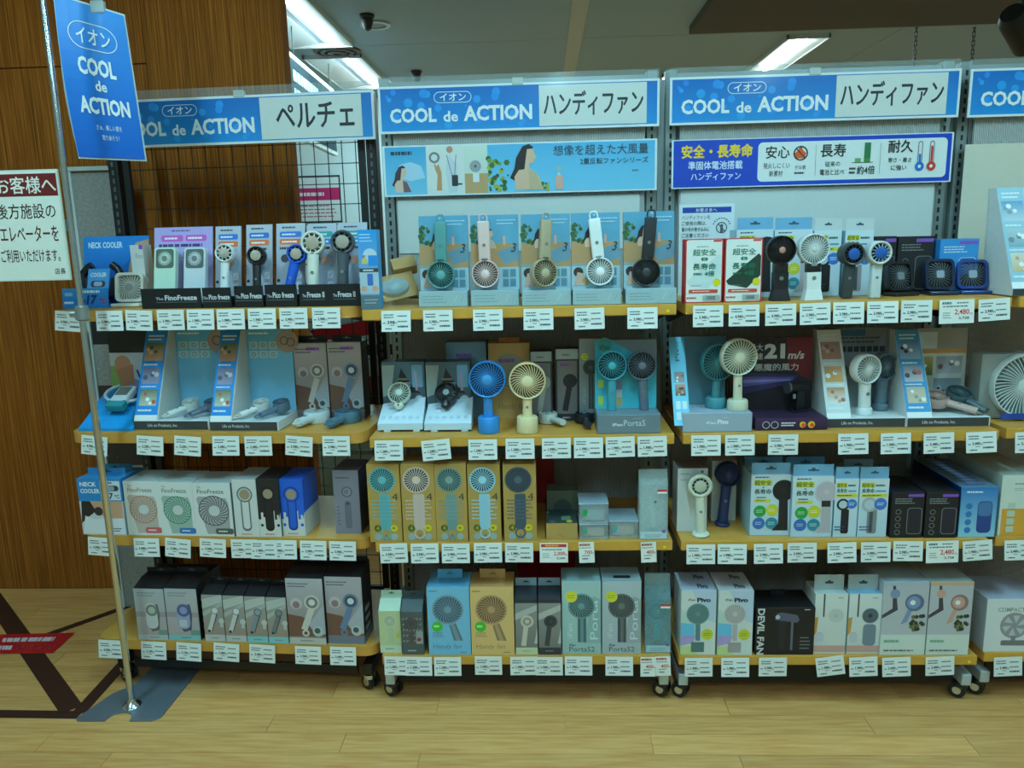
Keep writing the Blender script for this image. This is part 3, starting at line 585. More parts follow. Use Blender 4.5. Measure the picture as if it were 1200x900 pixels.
TAGS = [  # rack, shelf, v top at first tag, v top at last tag, v height, [(u0, u1, price, kind, tilt)]
 ('L', 0, 364, 357, 26, [(64, 100, '4,980', 'n', 5), (112, 147, '3,980', 'n', 0), (147, 182, '3,980', 'n', 2), (182, 219, '3,980', 'n', 0), (219, 253, '1,980', 'n', 0), (254, 289, '1,980', 'n', 0), (289, 326, '1,980', 'n', 0), (326, 363, '3,980', 'n', 0), (364, 402, '3,980', 'n', 0)]),
 ('M', 0, 364, 360, 26, [(445, 484, '398', 'n', 0), (494, 533, '3,980', 'n', 0), (553, 591, '3,980', 'n', 0), (612, 650, '3,980', 'n', 0), (671, 710, '3,980', 'n', -1), (733, 772, '3,980', 'n', 0)]),
 ('R', 0, 358, 350, 28, [(810, 849, '5,980', 'n', 0), (852, 891, '4,980', 'n', 0), (894, 934, '3,980', 'n', -1), (935, 974, '3,980', 'n', -1), (975, 1012, '3,980', 'n', 0), (1013, 1053, '3,980', 'n', 0), (1054, 1093, '2,980', 'n', 0), (1099, 1141, '2,480', 'sale', -1), (1143, 1183, '2,980', 'n', -3)]),
 ('L', 1, 511, 511, 25, [(95, 130, '4,980', 'n', 6), (159, 196, '2,280', 'n', 4), (204, 240, '3,280', 'n', 4), (248, 283, '2,480', 'n', 0), (285, 322, '2,480', 'n', 0), (333, 371, '3,980', 'n', 4), (376, 413, '3,980', 'n', 0)]),
 ('M', 1, 516, 511, 25, [(438, 474, '1,280', 'n', 0), (491, 530, '1,280', 'n', -5), (548, 584, '1,580', 'n', 0), (591, 628, '1,580', 'n', 0), (633, 671, '1,980', 'n', 0), (671, 708, '1,980', 'n', 0), (708, 745, '1,980', 'n', -1), (745, 783, '1,980', 'n', -1)]),
 ('R', 1, 510, 506, 26, [(808, 846, '1,980', 'n', 0), (848, 885, '1,980', 'n', 0), (898, 936, '3,980', 'n', 0), (980, 1018, '1,980', 'n', -1), (1029, 1068, '1,980', 'n', -1), (1080, 1117, '3,480', 'n', -2), (1129, 1168, '3,480', 'n', -2)]),
 ('F', 1, 506, 506, 26, [(1187, 1225, '3,480', 'n', -2)]),
 ('L', 2, 630, 634, 24, [(103, 136, '4,980', 'n', 4), (156, 190, '3,980', 'n', 0), (193, 228, '3,980', 'n', 4), (233, 268, '3,980', 'n', 3), (270, 304, '1,980', 'n', 0), (293, 328, '1,980', 'n', 0), (316, 350, '1,980', 'n', 0), (351, 385, '3,980', 'n', 0), (385, 420, '3,980', 'n', 0)]),
 ('M', 2, 637, 635, 24, [(443, 480, '3,980', 'n', -2), (480, 516, '3,980', 'n', -1), (516, 553, '3,980', 'n', 0), (553, 591, '3,980', 'n', 0), (590, 627, '3,980', 'n', 0), (631, 667, '2,000', 'red', 0), (678, 696, '700', 'narrow', -2), (750, 769, '400', 'narrow', -2)]),
 ('R', 2, 638, 633, 24, [(803, 839, '1,980', 'n', 0), (839, 876, '1,980', 'n', 0), (881, 918, '3,980', 'n', -1), (921, 958, '3,980', 'n', -1), (967, 1004, '3,980', 'n', -1), (1006, 1044, '3,980', 'n', -1), (1045, 1082, '2,980', 'n', 0), (1083, 1123, '2,480', 'sale', -1), (1124, 1163, '1,980', 'n', -4)]),
 ('F', 2, 633, 633, 24, [(1174, 1212, '3,480', 'n', -2)]),
 ('L', 3, 750, 757, 23, [(114, 149, '4,980', 'n', 2), (165, 198, '2,180', 'n', 2), (206, 240, '2,180', 'n', 2), (249, 284, '2,480', 'n', 4), (291, 326, '2,480', 'n', 3), (345, 379, '3,980', 'n', 1), (385, 420, '3,980', 'n', 0)]),
 ('M', 3, 769, 768, 23, [(449, 484, '1,280', 'n', 0), (474, 508, '1,280', 'n', 0), (508, 542, '1,580', 'n', 0), (555, 590, '1,580', 'n', 0), (597, 631, '1,980', 'n', 0), (626, 661, '1,980', 'n', 0), (661, 695, '1,980', 'n', 0), (708, 743, '1,980', 'n', 0), (750, 768, '400', 'narrow', 0), (768, 785, '400', 'narrow', -2)]),
 ('R', 3, 771, 768, 23, [(801, 836, '1,980', 'n', 0), (843, 879, '1,980', 'n', 0), (887, 923, '3,980', 'n', 0), (953, 989, '1,980', 'n', -8), (992, 1029, '1,980', 'n', -2), (1031, 1067, '3,480', 'n', -2), (1082, 1119, '3,480', 'n', -3)]),
 ('F', 3, 770, 770, 23, [(1162, 1198, '3,480', 'n', -2)]),
]
for rk, si, va, vb_, hh, lst in TAGS:
    R, rn = RN[rk]; z = LZ[si] if rk == 'L' else SH[si]
    for i, (u0, u1, pr, kd, tl) in enumerate(lst):
        f = i/max(1, len(lst)-1); v = va+(vb_-va)*f
        what = {'n': 'white price tag', 'sale': 'sale tag with red price', 'red': 'price tag with red banner', 'narrow': 'narrow red-price tag'}[kd]
        pos = f'{ORD[i]} from left' if i else 'leftmost'
        price_tag(R, z, u0, u1, v, v+hh, pr, kd, tl, f'{what}, {pos}, {SN[si]}, {rn}' if rk != 'F' else f'white price tag on the {SN[si]} of the rack at the right edge', (i % 3)*.0016)

# ================================================================== KINDS OF WARES
def spot(R, z, u0, u1, vb, min_y=.004):
    """left/right x and front y (rack frame) of something whose front bottom edge spans u0..u1 at vb on a shelf"""
    y = max(min_y, R.std((u0+u1)/2, vb, z).y)
    return R.hit(u0, vb, y).x, R.hit(u1, vb, y).x, y
def zof(R, u, v, y): return R.hit(u, v, y).z
def carton(name, label, R, z, u0, u1, vb, vt, depth, col, front=None, top=None, side=None, tab=None, group=None, cat='box', topcol=None, yl=None, yaw=0, sidecol=None, wedge=None, rough=.45):
    x0, x1, y = spot(R, z, u0, u1, vb)
    if yl is not None: y = yl; x0, x1 = R.hit(u0, vb, y).x, R.hit(u1, vb, y).x
    w = x1-x0-.0012; h = zof(R, (u0+u1)/2, vt, y)-z; p = R.wp((x0+x1)/2, y)
    t = thing(name, label, cat, (p.x, p.y, z), (0, 0, R.yaw+math.radians(yaw)), group)
    obj('carton', boxm(-w/2, w/2, 0, depth, 0, h, .0009), pm(col, rough, var=.03), t)
    if front: d = Decal(w, h); front(d); d.build('front_print', t, (-w/2, -.0001, 0), (w, 0, 0), (0, 0, h))
    if topcol and not wedge: d = Decal(w, depth); d.rect(.01, .01, .99, .99, topcol); (top(d) if top else None); d.build('top_print', t, (-w/2, 0, h+.0001), (w, 0, 0), (0, depth, 0))
    elif top: d = Decal(w, depth); top(d); d.build('top_print', t, (-w/2, 0, h+.0001), (w, 0, 0), (0, depth, 0))
    sgn = 1 if p.x < 0 else -1
    if sidecol or side:
        d = Decal(depth, h)
        if sidecol: d.rect(.01, .005, .99, .995, sidecol)
        if side: side(d)
        if sgn > 0: d.build('side_print', t, (w/2+.0001, 0, 0), (0, depth, 0), (0, 0, h))
        else: d.build('side_print', t, (-w/2-.0001, depth, 0), (0, -depth, 0), (0, 0, h))
    hw = h
    if wedge:                   # sloping top panel that rises to the hang tab
        wc, wh = wedge
        bm = bmesh.new(); prism(bm, [(0, h), (depth, h), (depth, h+wh*.6), (depth*.55, h+wh*.6)], 'x', -w/2+.0006, w/2-.0006); obj('sloping_top', bm, pm(wc, rough, var=.03), t)
        hw = h+wh*.6
    if tab:                     # (colour, height, width share, place in depth, mark colour)
        tc, th, tw, td, mc = tab; yy = depth*td
        tb = obj('hang_tab', boxm(-w*tw/2, w*tw/2, yy, yy+.0012, hw-.002, hw+th, .0004), pm(tc, rough, var=.03), t)
        d = Decal(w*tw, th); d.rrect(.36, .42, .64, .56, .03, mc); d.circ(.5, .56, .05, mc, 10); d.build('hang_hole', tb, (-w*tw/2, yy-.0002, hw), (w*tw, 0, 0), (0, 0, th))
    return t
# ---- fans
def grille(bm, c, R, n, swirl, y, wd=.0012, r0=.22, th=.0018):
    cx, cy, cz = c
    for i in range(n):
        t0 = 2*math.pi*i/n; prev = None
        for k in range(5):
            f = k/4; r = R*(r0+(1-r0)*f); t = t0+swirl*f**1.15; q = Vector((cx+r*math.cos(t), y+.004*f*f, cz+r*math.sin(t))); tg = Vector((-math.sin(t), 0, math.cos(t)))*wd*.5
            cur = [bm.verts.new(q-tg), bm.verts.new(q+tg), bm.verts.new(q+tg+Vector((0, th, 0))), bm.verts.new(q-tg+Vector((0, th, 0)))]
            if prev:
                for a, b_ in ((0, 1), (1, 2), (2, 3), (3, 0)): bm.faces.new((prev[a], prev[b_], cur[b_], cur[a]))
            prev = cur
    bmesh.ops.recalc_face_normals(bm, faces=bm.faces[:])
    return bm
def head(root, c, R, T, body, dark, hubm, n=26, swirl=.5, hub=.24, rim=.09, wd=None, gm=None, back=True):
    cx, cy, cz = c; y0, y1 = cy-T/2, cy+T/2
    obj('head_ring', lathe(bmesh.new(), [(R*(1-rim), y0+.001), (R*(1-rim*.5), y0-.0008), (R, y0+.003), (R, y1-.004), (R*.94, y1), (R*(1-rim), y1)], (cx, 0, cz), 'y', 36, close=True), body, root, True)
    obj('grille', grille(bmesh.new(), (cx, cy, cz), R*(1-rim*.7), n, swirl, y0, wd or R*.045), gm or body, root)
    bm = bmesh.new()            # rotor blades behind the grille
    for i in range(5):
        a = 2*math.pi*i/5; pts = []
        for r, da in ((.22, -.25), (.8, -.45), (.84, .35), (.22, .3)): pts.append((cx+R*r*math.cos(a+da), cy+(.003 if da < 0 else -.003), cz+R*r*math.sin(a+da)))
        slab(bm, *pts, .0012)
    obj('blades', bm, dark, root)
    obj('hub', lathe(bmesh.new(), [(R*hub, y0+.003), (R*hub, y0-.001), (R*hub*.75, y0-.0025), (.0003, y0-.003)], (cx, 0, cz), 'y', 24), hubm, root, True)
    if back: obj('back_plate', lathe(bmesh.new(), [(R*(1-rim), y1-.004), (R*.5, y1-.001), (.0003, y1)], (cx, 0, cz), 'y', 28), dark, root, True)
def hand_fan(name, label, loc, rot, R, T, length, hw, cols, hd=None, n=26, swirl=.5, base=None, hub=.24, rim=.09, style='round', group=None, loop=False, wd=None, gcol=None, cat='fan'):
    """upright fan, foot at the origin, facing -y; length = foot to head centre"""
    body, dark, hubm = (pm(c, .38, var=.03) for c in cols); gm = pm(gcol, .4, var=.03) if gcol else None
    t = thing(name, label, cat, loc, rot, group); hd = hd or hw*.8
    head(t, (0, 0, length), R, T, body, dark, hubm, n, swirl, hub, rim, wd, gm)
    z0 = base[1] if base else 0
    if style == 'round':
        bm = bmesh.new(); lathe(bm, [(hw*.48, z0), (hw*.5, z0+.004), (hw*.47, length*.5), (hw*.5, length-R+.003)], (0, 0, 0), 'z', 24, 1, hd/hw)
        obj('handle', bm, body, t, True)
    elif style == 'taper':
        bm = bmesh.new(); lathe(bm, [(hw*.18, z0), (hw*.5, z0+(length-R)*.45), (hw*.55, z0+(length-R)*.75), (hw*.42, length-R+.003)], (0, 0, 0), 'z', 18, 1, hd/hw); obj('handle', bm, body, t, True)
    elif style == 'flare':
        zt = length-R+.003; f = 1.25; bm = bmesh.new()
        hexa(bm, [(-hw/2*f, -hd/2*f, z0), (hw/2*f, -hd/2*f, z0), (hw/2*f, hd/2*f, z0), (-hw/2*f, hd/2*f, z0), (-hw/2*.95, -hd/2, zt*.3), (hw/2*.95, -hd/2, zt*.3), (hw/2*.95, hd/2, zt*.3), (-hw/2*.95, hd/2, zt*.3)])
        bx(bm, -hw/2*.95, hw/2*.95, -hd/2, hd/2, zt*.3, zt*.76); obj('handle', bm, body, t)
        obj('collar', boxm(-hw/2*.9, hw/2*.9, -hd/2*.9, hd/2*.9, zt*.76, zt, .002, 2), pm((34, 34, 36), .3), t, True)
    else:
        obj('handle', boxm(-hw/2, hw/2, -hd/2, hd/2, z0, length-R+.003, min(hw, hd)*.25, 3), body, t, True)
    obj('button', lathe(bmesh.new(), [(hw*.14, -hd/2-.0012), (hw*.14, -hd/2+.002)], (0, 0, (length-R)*.62+z0*.3), 'y', 14), pm((120, 124, 126), .4), t)
    obj('neck', lathe(bmesh.new(), [(hw*.38, length-R-.004), (hw*.42, length-R+.006)], (0, 0, 0), 'z', 16), dark, t)
    if base:
        br, bh = base; obj('base', lathe(bmesh.new(), [(br*.97, 0), (br, .003), (br*.98, bh-.004), (br*.88, bh), (hw*.5, bh)], (0, 0, 0), 'z', 32), body, t, True)
    if loop:
        bm = bmesh.new(); pts = [(-hw*.3, 0, .002), (-hw*.34, 0, -.01), (-hw*.2, 0, -.019), (hw*.2, 0, -.019), (hw*.34, 0, -.01), (hw*.3, 0, .002)]; pipe(bm, pts, .0022, 8); obj('strap_loop', bm, body, t, True)
    return t
def stand_fan(name, label, R, z, u, vb, hu, hv, rpx, T, cols, hwpx, base=None, yaw=0, min_y=.01, **k):
    q = R.std(u, vb, z); y = max(min_y, q.y); x = R.hit(u, vb, y).x; s = mpp(R.wp(x, y, z))
    hp = R.hit(hu, hv, y); L = hp.z-z; lean = math.atan2(hp.x-x, L); p = R.wp(x, y)
    b = (base[0]*s, base[1]*s) if base else None
    return hand_fan(name, label, (p.x, p.y, z+abs(math.sin(lean))*(b[0] if b else hwpx*s*.65)), (0, lean, R.yaw+math.radians(yaw)), rpx*s, T, L/math.cos(lean), hwpx*s, cols, base=b, **k)
def lying_fan(name, label, R, z, ub, vb, uh, vh, Rm, T, hw, cols, lift=None, min_y=.012, **k):
    a, c = R.std(ub, vb, z), R.std(uh, vh, z+T); a.y = max(min_y, a.y); d = c-a; L = math.hypot(d.x, d.y); p = R.wp(a.x, a.y)
    yaw = math.atan2(-d.x, d.y)
    return hand_fan(name, label, (p.x, p.y, z+(lift or max(T/2, hw*.42)+.001)), (-math.pi/2, 0, R.yaw+yaw), Rm, T, L, hw, cols, **k)
def square_fan(name, label, R, z, u0, u1, vb, vt, cols, lean=-.18, yaw=0, group=None):
    """small square desk fan on a flat folding foot"""
    body, dark, hubm = (pm(c, .3, var=.03, coat=.4) for c in cols); x0, x1, y = spot(R, z, u0, u1, vb, .006); w = x1-x0; h = zof(R, (u0+u1)/2, vt, y+.03)-z-.012; p = R.wp((x0+x1)/2, y)
    t = thing(name, label, 'fan', (p.x, p.y, z), (0, 0, R.yaw+math.radians(yaw)), group); w *= .93; T = .022
    obj('foot', boxm(-w*.5, w*.5, .0, .06, 0, .011, .004, 3), body, t, True)
    obj('hinge', tube(bmesh.new(), (-w*.35, .04, .014), (w*.35, .04, .014), .006, n=12), dark, t, True)
    m = Matrix.Translation((0, .038, .013)) @ Matrix.Rotation(lean, 4, 'X')
    bm = bmesh.new(); o = rr_pts(-w/2, 0, w/2, h, w*.18, 6); i = rr_pts(-w/2+w*.09, w*.09, w/2-w*.09, h-w*.09, w*.14, 6); n = len(o)
    A = [[bm.verts.new((x, yy, zz)) for x, zz in ring] for ring, yy in ((o, -T/2), (i, -T/2), (i, T/2), (o, T/2))]
    for k in range(4):
        for j in range(n): bm.faces.new((A[k][j], A[k][(j+1) % n], A[(k+1) % 4][(j+1) % n], A[(k+1) % 4][j]))
    bmesh.ops.recalc_face_normals(bm, faces=bm.faces[:]); bm.transform(m); obj('case', bm, body, t, True)
    bm = bmesh.new(); bx(bm, -w/2+w*.08, w/2-w*.08, .002, T/2, w*.08, h-w*.08); bm.transform(m); obj('well', bm, dark, t)
    bm = bmesh.new(); grille(bm, (0, 0, h/2), w*.46, 24, .35, -T/2+.001, w*.02, .26); bm.transform(m); obj('grille', bm, body if sum(cols[0]) > 300 else pm((96, 104, 108), .3), t)
    bm = bmesh.new(); prism(bm, rr_pts(-w*.13, h/2-w*.13, w*.13, h/2+w*.13, w*.05 if sum(cols[0]) < 300 else w*.129, 5), 'y', -T/2-.002, -T/2+.004); bm.transform(m); obj('hub', bm, hubm, t, True)
    return t
def slim_fan(name, label, R, z, x, y, w, h, cols, lean, group=None):
    """flat slim fan leaning in its tray"""
    body, dark, hubm = (pm(c, .35, var=.03) for c in cols); p = R.wp(x, y)
    t = thing(name, label, 'fan', (p.x, p.y, z), (lean, 0, R.yaw), group); T = .018
    bm = bmesh.new(); prism(bm, rr_pts(-w/2, 0, w/2, h, w*.14, 4), 'y', 0, T); obj('case', bm, body, t, True)
    bm = bmesh.new(); prism(bm, rr_pts(-w*.42, h-w*.94, w*.42, h-w*.08, w*.12, 4), 'y', -.0006, .0005); obj('well', bm, dark, t)
    obj('grille', grille(bmesh.new(), (0, 0, h-w*.51), w*.44, 22, .5, -.0022, w*.035, .3), body, t)
    obj('hub', lathe(bmesh.new(), [(w*.13, 0), (w*.13, -.003), (.0003, -.0035)], (0, 0, h-w*.51), 'y', 20), hubm, t, True)
    return t
# ---- card displays
def leaned(t, name, x0, x1, yb, zb, yt, zt, col, fn=None, th=.004, xs=0.0, pname='print', rough=.5):
    bm = bmesh.new(); slab(bm, (x0, yb, zb), (x1, yb, zb), (x1+xs, yt, zt), (x0+xs, yt, zt), th); o = obj(name, bm, pm(col, rough, var=.03), t)
    if fn: d = Decal(x1-x0, math.hypot(yt-yb, zt-zb)); fn(d); d.build(pname, o, (x0, yb, zb), (x1-x0, 0, 0), (xs, yt-yb, zt-zb), gap=.0006)
    return o

# ================================================================== WARES ON THE LEFT RACK
def aim_fan(name, label, R, foot, headp, facing, Rm, T, hw, cols, **k):
    foot, headp, f = Vector(foot), Vector(headp), Vector(facing); Z = (headp-foot).normalized(); Yv = -(f-Z*f.dot(Z)).normalized(); Xv = Yv.cross(Z)
    m = Matrix.Rotation(R.yaw, 3, 'Z') @ Matrix((Xv, Yv, Z)).transposed()
    return hand_fan(name, label, R.wp(foot.x, foot.y, foot.z), m.to_euler(), Rm, T, (headp-foot).length, hw, cols, **k)
def person(d, x, y, s, skin, hair, cloth):
    q = d.w/d.h
    d.circ(x, y+.3*s*q, .13*s, hair, 14); d.circ(x+.03*s, y+.27*s*q, .1*s, skin, 14); d.poly([(x-.05*s, y+.22*s*q), (x+.06*s, y+.22*s*q), (x+.26*s, y+.05*s*q), (x+.3*s, y-.3*s*q), (x-.28*s, y-.3*s*q), (x-.22*s, y+.06*s*q)], cloth)
def photo(d, x0, y0, x1, y1, seed, pal):            # small printed snapshot: ground, blobs
    r = random.Random(seed); d.rect(x0, y0, x1, y1, pal[0], pal[1])
    for i in range(4):
        cx, cy = r.uniform(x0+.15*(x1-x0), x1-.15*(x1-x0)), r.uniform(y0+.1*(y1-y0), y0+.75*(y1-y0)); rad = min((x1-x0)*.16, (y1-y0)*d.h/d.w*.16)
        d.circ(cx, cy, rad*r.uniform(.6, 1), pal[2+i % (len(pal)-2)], 10)
Z1, Z2, Z3, Z4 = LZ
R = RL
# --- top shelf: neck cooler display at the far left
x0, x1, y = spot(R, Z1, 74, 127, 361); p = R.wp(x0, y); w = x1-x0
t = thing('neck_cooler_display', 'blue card display for a neck cooler beside the sign pole', 'display', (p.x, p.y, Z1), (0, 0, R.yaw))
bh = zof(R, 105, 338, y)-Z1
leaned(t, 'front_card', 0, w, 0, 0, .006, bh, (20, 120, 206), lambda d: (d.rect(0, 0, 1, 1, (20, 120, 206), (40, 150, 222)), d.text('-17', .42, .18, .78, .66, (26, 50, 110), .05, .2), d.text('℃', .82, .2, .97, .5, (190, 50, 60), .03), d.bars(.4, .74, .95, .92, 1, WHITE, .7), d.bars(.04, .2, .3, .36, 1, WHITE, .7), d.bars(.06, .55, .28, .85, 1, (150, 200, 236), .6)))
obj('tray', boxm(0, w, .008, .13, 0, .006), pm((24, 110, 190), .5), t)
tz = zof(R, 135, 277, y+.16)-Z1
leaned(t, 'back_card', -.006, w+.07, .12, 0, .15, tz, (24, 110, 196), lambda d: (d.rect(0, 0, 1, 1, (20, 100, 190), (30, 130, 210)), d.text('NECK COOLER', .08, .83, .6, .92, (210, 230, 240), .03), d.poly([(.62, .2), (1, .2), (1, .95), (.8, .9), (.7, .6)], (206, 160, 130)), d.circ(.9, .62, .08, (50, 40, 40)), d.rect(.6, .0, 1, .3, (60, 110, 170))))
p2 = R.wp((x0+x1)/2, y+.075); ring = []
t = thing('neck_cooler', 'black ring neck cooler around a blue oval card on the top shelf', 'neck cooler', (p2.x, p2.y, Z1+.006), (math.radians(-16), 0, R.yaw))
bm = bmesh.new(); pts = [(math.sin(a)*.068, .0, .078-math.cos(a)*.058) for a in [math.radians(k) for k in range(-150, 151, 20)]]
pipe(bm, pts, .0125, 10); obj('neck_ring', bm, pm((26, 28, 34), .35), t, True)
for s in (-1, 1): obj('cooling_pad', boxm(s*.05-.012, s*.05+.012, -.014, .014, .02, .085, .006, 3), pm((34, 36, 42), .4), t, True)
leaned(t, 'insert_card', -.036, .036, -.018, .008, -.015, .112, (90, 160, 220), lambda d: (d.rect(0, 0, 1, 1, (110, 176, 226), (70, 150, 216)), d.text('COOLER', .12, .74, .88, .88, WHITE, .03), d.rrect(.16, .42, .84, .62, .12, (60, 70, 90)), d.rrect(.3, .45, .7, .59, .08, (180, 190, 210)), d.bars(.15, .2, .85, .34, 2, (40, 60, 110), .5)))
square_fan('desk_fan', 'small cream square desk fan with silver hub on the top shelf', R, Z1, 128, 164, 360, 320, ((228, 222, 206), (150, 150, 146), (150, 152, 152)))
carton('fan_box', 'white fan carton standing behind the cream square desk fan', R, Z1, 158, 173, 343, 287, .05, (226, 226, 224), lambda d: (d.rect(0, 0, 1, 1, (224, 224, 222)), d.text('Fino', .4, .78, .92, .86, (150, 150, 156), 0), d.rect(.7, .93, 1, 1, (150, 90, 200)), d.fan(.9, .42, .28, (150, 120, 120), (210, 196, 196), WHITE, 18, .5)), yl=.15)
# --- black tray displays
def grey_card(kind):
    def fn(d):
        d.rect(0, 0, 1, 1, (150, 156, 176), (186, 188, 200)); c1, c2 = ((40, 110, 200), (230, 110, 50)) if kind == 'p' else ((30, 150, 150), (40, 130, 200))
        d.bars(.2, .93, .8, .97, 1, INK, .5); d.rrect(.12, .83, .88, .9, .06, c1); d.bars(.2, .85, .8, .88, 1, WHITE, .7); d.rrect(.12, .74, .88, .81, .06, c2); d.bars(.2, .76, .8, .79, 1, WHITE, .7, 2); d.bars(.12, .67, .88, .72, 1, INK, .6, 3)
        d.circ(.3, .57, .14, (60, 50, 56)); d.ring(.68, .52, .2, .23, (90, 170, 210)); d.circ(.6, .54, .15, (200, 150, 130)); d.circ(.08, .3, .06, BLACK, 12)
        for k in range(3): d.rrect(.7, .06+.13*k, .9, .15+.13*k, .03, (206, 210, 214) if kind == 'p' else (190, 204, 220)); d.line(.74, .08+.13*k, .86, .13+.13*k, .02, (120, 126, 140))
    return fn
def lav_card(d):
    d.rect(0, 0, 1, 1, (186, 176, 216), (176, 160, 216)); d.bars(.3, .94, .7, .97, 1, (90, 60, 140), .5); d.rrect(.12, .82, .5, .9, .03, (206, 90, 190)); d.bars(.18, .84, .46, .88, 1, WHITE, .6); d.rrect(.54, .82, .9, .9, .03, (206, 90, 190)); d.bars(.58, .84, .86, .88, 1, WHITE, .6, 2); d.bars(.08, .74, .92, .8, 1, (70, 50, 110), .6, 3)
    for x in (.12, .24, .42, .54, .72, .86): d.rrect(x-.04, .6, x+.04, .69, .01, (60, 60, 66) if x in (.24, .54) else (170, 170, 190))
def tray_display(label, u0, u1, vb, words, cards, group='black tray displays on the top shelf'):
    x0, x1, y = spot(R, Z1, u0, u1, vb, .012); y = .022; x0, x1 = R.hit(u0, vb, y).x+.0004, R.hit(u1, vb, y).x-.0004; w = x1-x0; p = R.wp(x0, y); um = (u0+u1)/2; th = zof(R, um, vb-21, y)-Z1; ch = zof(R, um+20, vb-93, y+.11)-Z1
    t = thing('tray_display', label, 'display', (p.x, p.y, Z1), (0, 0, R.yaw), group)
    bm = bmesh.new(); prism(bm, [(0, 0), (.062, 0), (.062, th*.5), (.058, th*.5), (.058, .004), (.004, .004), (.004, th), (0, th)], 'x', .0012, w-.0012)
    tr = obj('tray', bm, pm((22, 22, 26), .45), t)
    d = Decal(w, th); d.rect(0.01, 0.02, .99, .98, (22, 22, 26))
    for s, a, c in words: d.text('The', a, .42, a+(c-a)*.18, .56, (190, 194, 200), .02); d.text(s, a+(c-a)*.22, .4, c, .66, (210, 214, 220), .03); d.rect(a, .3, c, .32, (120, 124, 130))
    d.build('lettering', tr, (0, -.0002, 0), (w, 0, 0), (0, 0, th))
    for a, c, fn in cards: leaned(t, 'back_card', w*a+.0008, w*c-.0008, .066, 0, .115, ch, (176, 176, 196), fn)
    return (x0, x1, y)
D1 = tray_display('black tray display with lavender back card holding two slim fans', 166, 237, 359, [('FinoFreeze', .25, .93)], [(0, 1, lav_card)])
D2 = tray_display('black tray display with grey card behind a white handheld cooler', 238, 272, 358, [('Pico freeze', .02, .95)], [(.05, .98, grey_card('p'))])
D3 = tray_display('black tray display with grey card behind a black handheld cooler', 275, 309.5, 356, [('Pico Freeze', .05, .95)], [(.05, .98, grey_card('p'))])
D4 = tray_display('black tray display with grey card behind a blue handheld cooler', 311, 349, 354.5, [('Pico freeze', .06, .9)], [(.05, .98, grey_card('p'))])
D5 = tray_display('double black tray display with two grey cards at the right end', 350.5, 423, 354, [('Freeze II', .06, .42), ('Freeze II', .56, .92)], [(0, .49, grey_card('f')), (.51, 1, grey_card('f'))])
for u, col, lab in ((194, (196, 220, 200), 'mint slim fan leaning in the lavender tray display'), (229, (206, 210, 216), 'pale grey slim fan leaning in the lavender tray display')):
    q = R.hit(u, 348, .062); s = mpp(R.wp(q.x, q.y, Z1)); tp = R.hit(u+8, 288, .085)
    slim_fan('slim_fan', lab, R, Z1+.009, q.x, D1[2]+.028, 26*s, tp.z-Z1-.009, (col, (90, 100, 98), (120, 122, 122)), -.22, 'slim fans in the lavender display')
def tray_cooler(Dk, lab, uf, hu, hv, rpx, col, dark, hub, hwpx):
    f = R.hit(uf, 340, Dk[2]+.026); h = R.hit(hu, hv, Dk[2]+.05); s = mpp(R.wp(f.x, f.y, Z1)); f.z = Z1+.012
    aim_fan('handheld_cooler', lab, R, f, h, (.12, -1, .15), rpx*s, .026, hwpx*s, (col, dark, hub), n=10, swirl=.1, hub=.55, rim=.2, group='handheld coolers in the black trays', wd=.003, cat='handheld cooler')
tray_cooler(D2, 'white handheld cooler with metal plate in a black tray', 261, 264, 297, 11, (226, 228, 228), (70, 72, 74), (170, 160, 146), 10)
tray_cooler(D3, 'black handheld cooler with metal plate in a black tray', 300, 301, 300, 11, (34, 34, 36), (24, 24, 26), (176, 160, 140), 10)
tray_cooler(D4, 'bright blue handheld cooler with metal plate in a black tray', 334, 348, 298, 11.5, (20, 90, 206), (16, 50, 120), (176, 160, 140), 12)
tray_cooler(D5, 'large ivory handheld cooler with metal plate in the double tray', 366, 367, 285, 14, (226, 224, 212), (140, 138, 130), (176, 160, 140), 14)
tray_cooler(D5, 'large dark grey handheld cooler with metal plate in the double tray', 401, 402, 284, 14, (78, 84, 92), (50, 54, 60), (170, 156, 140), 14)

# --- second shelf
x0, x1, y = spot(R, Z2, 92, 155.5, 505); w = x1-x0; p = R.wp(x0, y)
t = thing('neck_cooler_display', 'curved bright blue stand under a white and teal neck cooler', 'display', (p.x, p.y, Z2), (0, 0, R.yaw))
bm = bmesh.new(); prof = [(0, 0), (.19, 0), (.19, .1), (.15, .09), (.09, .06), (.04, .028), (0, .008)]; prism(bm, prof, 'x', 0, w); ramp = obj('curved_ramp', bm, pm((24, 150, 220), .4, var=.1, scale=20), t)
leaned(t, 'back_card', .0, w, .192, 0, .205, zof(R, 150, 388, y+.2)-Z2, (214, 222, 226), lambda d: (d.rect(0, 0, 1, 1, (206, 220, 232)), d.rect(0, .75, 1, 1, (40, 38, 40)), d.rect(0, 0, .3, .6, (150, 190, 110)), d.circ(.25, .62, .16, (206, 150, 120)), d.poly([(.1, 0), (.8, 0), (.6, .42), (.3, .48)], (150, 156, 196)), d.poly([(.1, .55), (.45, .62), (.45, .4), (.2, .35)], (196, 136, 106)), d.text('-12', .62, .5, .95, .68, (40, 90, 190), .03), d.line(.52, .55, .6, .4, .04, (30, 80, 160))))
c = R.wp((x0+x1)/2+.012, y+.095)
t = thing('neck_cooler', 'white and teal neck cooler lying on the blue stand', 'neck cooler', (c.x, c.y, Z2+.072), (math.radians(26), 0, R.yaw))
bm = bmesh.new(); pipe(bm, [(math.sin(a)*.075, .035-math.cos(a)*.05, .012) for a in [math.radians(k) for k in range(-140, 141, 20)]], .005, 8); obj('neck_band', bm, pm((206, 216, 220), .35), t, True)
